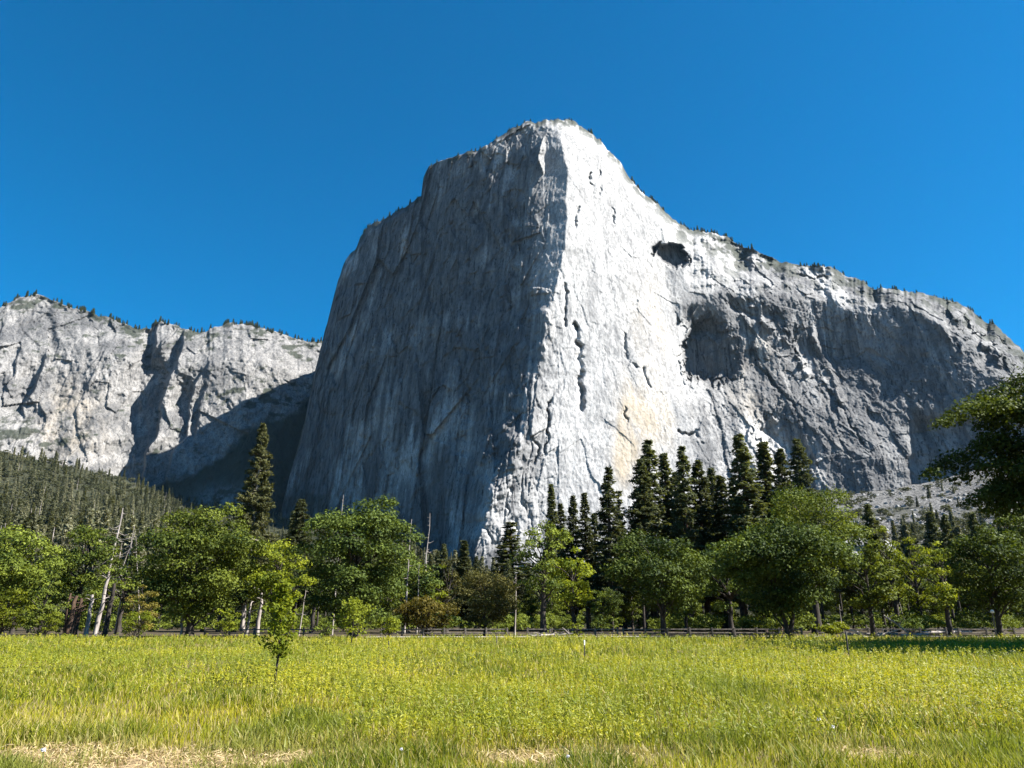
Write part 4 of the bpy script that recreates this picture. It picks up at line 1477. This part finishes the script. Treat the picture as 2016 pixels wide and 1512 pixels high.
bx, by, bz = at(1700, 1072, 210)
o = link('boulder', boulder(5, 9), None, (bx, by, bz - 4.5)); o.scale = (1, .9, .8)
tag(o, 'large pale boulder above the stout-trunked oak', 'boulder')
bx, by, bz = at(1657, 1078, 190)
o = link('boulder', boulder(6, 5), None, (bx, by, bz - 2.5)); o.scale = (1.2, .9, .6)
tag(o, 'smaller pale boulder left of the large one, half hidden by leaves', 'boulder')

# --- woods and brush on the slopes
far_c = [conifer_meshes(970 + i, 20, (3.0, 2.4, 3.4, 2.7)[i], .08, m, dens=.42, tuft=1.25, ragged=.3, bark=M_dead) for i, m in enumerate((M_greypine, M_greypine, M_brush, M_pinel))]


def one_mesh(ms, name):
    """trunk and crown of a far tree, a few pixels high, as one mesh"""
    a, b = ms
    va = np.empty(len(a.vertices) * 3); a.vertices.foreach_get('co', va)
    vb = np.empty(len(b.vertices) * 3); b.vertices.foreach_get('co', vb)
    qa = np.empty(len(a.loops), int); a.loops.foreach_get('vertex_index', qa)
    qb = np.empty(len(b.loops), int); b.loops.foreach_get('vertex_index', qb)
    na = len(a.vertices)
    V = np.concatenate([va.reshape(-1, 3), vb.reshape(-1, 3)])
    Q = np.concatenate([qa.reshape(-1, 4), qb.reshape(-1, 4) + na])
    mi = np.concatenate([np.zeros(len(a.polygons)), np.ones(len(b.polygons))])
    tint = np.empty(len(b.vertices)); b.attributes['tint'].data.foreach_get('value', tint)
    return np_mesh(name, V, Q, None, [a.materials[0], b.materials[0]], {'tint': np.concatenate([np.full(na, .5), tint])}, mi=mi)


FAR = [one_mesh(m, 'hillside_pine') for m in far_c]
dead_far = snag_mesh(981, 18, .35, (0, 0), 14, 3.0)
brush = []
for i in range(3):
    ms = oak_meshes(985 + i, 4, 3.0, .0, M_brush, nl=12, leaf=.75, dens=1.0)
    brush.append(ms[1])


def scatter(n, px0, px1, t0, t1, seed, ok=None):
    rr = np.random.default_rng(seed)
    out = []
    while len(out) < n:
        px, t = rr.uniform(px0, px1), rr.uniform(t0, t1)
        if ok is None or ok(px, t):
            out.append((px, t))
    out.sort(key=lambda q: -q[1])
    return out, rr




def merge_far(items, name, mats):
    """items: (mesh, location, angle, scale) joined in one mesh of uncountable growth"""
    Vs, Qs, mi, tn, off = [], [], [], [], 0
    cache = {}
    for me, loc, a, sc in items:
        if me.name not in cache:
            v = np.empty(len(me.vertices) * 3); me.vertices.foreach_get('co', v)
            q = np.empty(len(me.loops), int); me.loops.foreach_get('vertex_index', q)
            m_ = np.empty(len(me.polygons), int); me.polygons.foreach_get('material_index', m_)
            ids = np.array([mats.index(m) for m in me.materials])
            t = np.full(len(me.vertices), .5)
            if 'tint' in me.attributes: me.attributes['tint'].data.foreach_get('value', t)
            cache[me.name] = (v.reshape(-1, 3), q.reshape(-1, 4), ids[m_], t)
        v, q, m_, t = cache[me.name]
        v = v * sc
        v = np.stack([v[:, 0] * cos(a) - v[:, 1] * sin(a), v[:, 0] * sin(a) + v[:, 1] * cos(a), v[:, 2]], 1) + np.array(loc)
        Vs.append(v); Qs.append(q + off); mi.append(m_); tn.append(np.clip(t + random.Random(off).gauss(0, .15), 0, 1)); off += len(v)
    return link(name, np_mesh(name, np.concatenate(Vs), np.concatenate(Qs), None, mats, {'tint': np.concatenate(tn)}, mi=np.concatenate(mi)))


WOOD, BRUSH = [], []
WOODM = [M_dead, M_greypine, M_brush, M_pinel]


def plant(n, keep, args, label, group, smin, smax, dead=0.0, dlabel=None, dgroup=None):
    pts, rr = scatter(n, *args)
    pts.sort(key=lambda q: hill_y(q[0], q[1]))
    for i, (px, t) in enumerate(pts):
        X, Y, Z = (float(q) for q in hill_point(px, t))
        sc, a = rr.uniform(smin, smax) * rr.choice((.6, 1.0, 1.15)), rr.random() * 6.28
        if rr.random() < dead:
            if i < keep:
                tag(link('snag', dead_far, None, (X, Y, Z - .5), a, sc * .9), dlabel, 'dead tree', dgroup)
            else:
                WOOD.append((dead_far, (X, Y, Z - .5), a, sc * .9))
            continue
        me = FAR[int(rr.integers(4))]
        if i < keep:
            tag(link('pine_tree', me, None, (X, Y, Z - .5), a, sc), label, 'tree', group)
        else:
            WOOD.append((me, (X, Y, Z - .5), a, sc))


plant(800, 70, (-20, 350, .08, 1.0, 1), 'small grey-green conifer in the wood on the left hillside', 'conifers on the left hillside', .5, 1.15,
      .16, 'grey dead trunk among the conifers of the left hillside', 'dead trunks on the left hillside')
plant(420, 35, (330, 980, .2, 1.0, 2), 'small conifer on the slope shaded by the monolith', 'conifers on the shaded slope', .4, .8)
plant(360, 0, (320, 580, .6, 1.02, 12), '', '', .35, .7)
plant(60, 25, (1600, 2020, .05, .95, 3), 'small dark conifer on the pale talus at the right', 'conifers on the talus', .5, .95)
pts, rr = scatter(1000, 1540, 2030, .02, 1.0, 4)
pts.sort(key=lambda q: hill_y(q[0], q[1]))
for i, (px, t) in enumerate(pts):
    if px > 1720 and t > .6 and rr.random() < .35: continue
    X, Y, Z = (float(q) for q in hill_point(px, t))
    sc, a = rr.uniform(.8, 2.4) * (1.25 if px < 1700 else 1.0), rr.random() * 6.28
    me = brush[int(rr.integers(3))]
    if i < 120:
        tag(link('bush', me, None, (X, Y, Z - .4), a, sc), 'grey-green bush growing on the talus below the right wall', 'bush', 'bushes on the talus')
    else:
        BRUSH.append((me, (X, Y, Z - .4), a, sc))
pts, rr = scatter(1500, -60, 360, .1, 1.0, 7)
for px, t in pts:
    X, Y, Z = (float(q) for q in hill_point(px, t))
    BRUSH.append((brush[int(rr.integers(3))], (X, Y, Z - .4), rr.random() * 6.28, rr.uniform(1.2, 2.6)))
pts, rr = scatter(2600, -40, 1600, .0, 1.0, 6)
for px, t in pts:
    X, Y, Z = (float(q) for q in hill_point(px, t))
    BRUSH.append((brush[int(rr.integers(3))], (X, Y, Z - .4), rr.random() * 6.28, rr.uniform(.7, 1.6)))
tag(merge_far(WOOD, 'hillside_wood', WOODM), 'far conifer wood covering the slopes under the cliffs', 'wood', kind='stuff')
understory = [oak_meshes(995 + i, 4.5, 3.4, .0, M_oak, nl=10, leaf=.5, dens=.8)[1] for i in range(2)]
UN = [(understory[i % 2], (col_x(px, 1215, Y), Y, 0), a, sc * 1.2) for i, (px, Y, a, sc) in enumerate(UNDER)]
tag(merge_far(UN, 'wood_understory', [M_oak]), 'low undergrowth on the floor of the wood behind the fence', 'undergrowth', kind='stuff')
tag(merge_far(BRUSH, 'hillside_brush', [M_brush]), 'low grey-green brush covering the slopes under the cliffs', 'brush', kind='stuff')

# scree blocks: one mass of uncountable stones
rr = np.random.default_rng(44)
bl = [boulder(50 + i, 1.0) for i in range(3)]
Vs, Fs, off = [], [], 0
for k in range(1500):
    px, t = rr.uniform(1640, 2030), rr.uniform(.42, .99)
    X, Y, Z = (float(q) for q in hill_point(px, t))
    me = bl[k % 3]
    if k < 3:
        me.name = 'scree_block'
    v = np.empty(len(me.vertices) * 3); me.vertices.foreach_get('co', v); v = v.reshape(-1, 3)
    f = np.empty(len(me.loops), int); me.loops.foreach_get('vertex_index', f)
    s = .8 + 3.4 * rr.random() ** 3
    a = rr.random() * 6.28
    v = np.stack([v[:, 0] * cos(a) - v[:, 1] * sin(a), v[:, 0] * sin(a) + v[:, 1] * cos(a), v[:, 2] * .7], 1) * s + np.array([X, Y, Z])
    Vs.append(v); Fs.append(f.reshape(-1, 3) + off); off += len(v)
tag(link('scree', np_mesh('scree', np.concatenate(Vs), None, np.concatenate(Fs), [M_scree])), 'loose pale blocks scattered over the talus', 'scree', kind='stuff')

# --- trees on the rims
rim = one_mesh(conifer_meshes(990, 9, 1.7, .05, M_pine, dens=.5, tuft=1.1, ragged=.2), 'rim_pine')
rr = np.random.default_rng(55)
for i in range(34):
    px = rr.uniform(0, 640)
    if px < 110 and rr.random() < .7: continue
    k = int(np.argmin(np.abs(LRIM_COLS - px)))
    p = LRIM_PTS[k]
    f = 1 + rr.uniform(-.004, .01)
    o = link('pine_tree', rim, None, (p[0] * f, p[1] * f, p[2] * (1 if f < 1 else f) - 2.0 - (4 if f < 1 else 0)), rr.random() * 6.28, rr.uniform(1.0, 2.0))
    tag(o, 'tiny pine on the skyline of the left cliffs', 'tree', 'pines along the left skyline')
for i in range(30):
    px = rr.choice([rr.uniform(710, 830), rr.uniform(840, 1190), rr.uniform(1240, 1310), rr.uniform(1340, 1480), rr.uniform(1560, 1960)])
    k = int(np.argmin(np.abs(RIM_COLS - px)))
    p = RIM_PTS[k]
    o = link('pine_tree', rim, None, (p[0], p[1], p[2] - 1.2), rr.random() * 6.28, rr.uniform(.6, 1.2))
    tag(o, 'tiny pine on the rim of the big monolith', 'tree', 'pines along the monolith rim')

FR = []
for i in range(130):
    px = rr.uniform(0, 645)
    if px < 110 and rr.random() < .6: continue
    p = LRIM_PTS[int(np.argmin(np.abs(LRIM_COLS - px)))]
    f = 1 + rr.uniform(-.004, .012)
    FR.append((rim, (p[0] * f, p[1] * f, p[2] * max(f, 1) - 2 - (4 if f < 1 else 0)), rr.random() * 6.28, rr.uniform(.7, 1.5)))
for i in range(150):
    px = rr.choice([rr.uniform(710, 830), rr.uniform(840, 1190), rr.uniform(1240, 1310), rr.uniform(1340, 1480), rr.uniform(1560, 1960)])
    p = RIM_PTS[int(np.argmin(np.abs(RIM_COLS - px)))]
    FR.append((rim, (p[0], p[1], p[2] - 1.2), rr.random() * 6.28, rr.uniform(.4, .9)))
tag(merge_far(FR, 'rim_scrub', [M_pbark, M_pine]), 'fringe of scrub and stunted pines along the cliff rims', 'scrub', kind='stuff')

if HAZE:
    m, n, l, out = new_mat('air')
    pv = N(n, 'ShaderNodeVolumePrincipled')
    pv.inputs['Color'].default_value = (.42, .70, 1, 1)
    pv.inputs['Density'].default_value = HAZE
    pv.inputs['Anisotropy'].default_value = .2
    l.new(pv.outputs[0], out.inputs['Volume'])
    V = [(x, y, z) for x in (-3500, 3500) for y in (-400, 4500) for z in (-60, 1250)]
    F = [(0, 1, 3, 2), (4, 6, 7, 5), (0, 4, 5, 1), (2, 3, 7, 6), (0, 2, 6, 4), (1, 5, 7, 3)]
    tag(link('haze', np_mesh('haze', V, F, None, [m])), 'thin blue mountain air between the meadow and the cliffs', 'haze', kind='stuff')
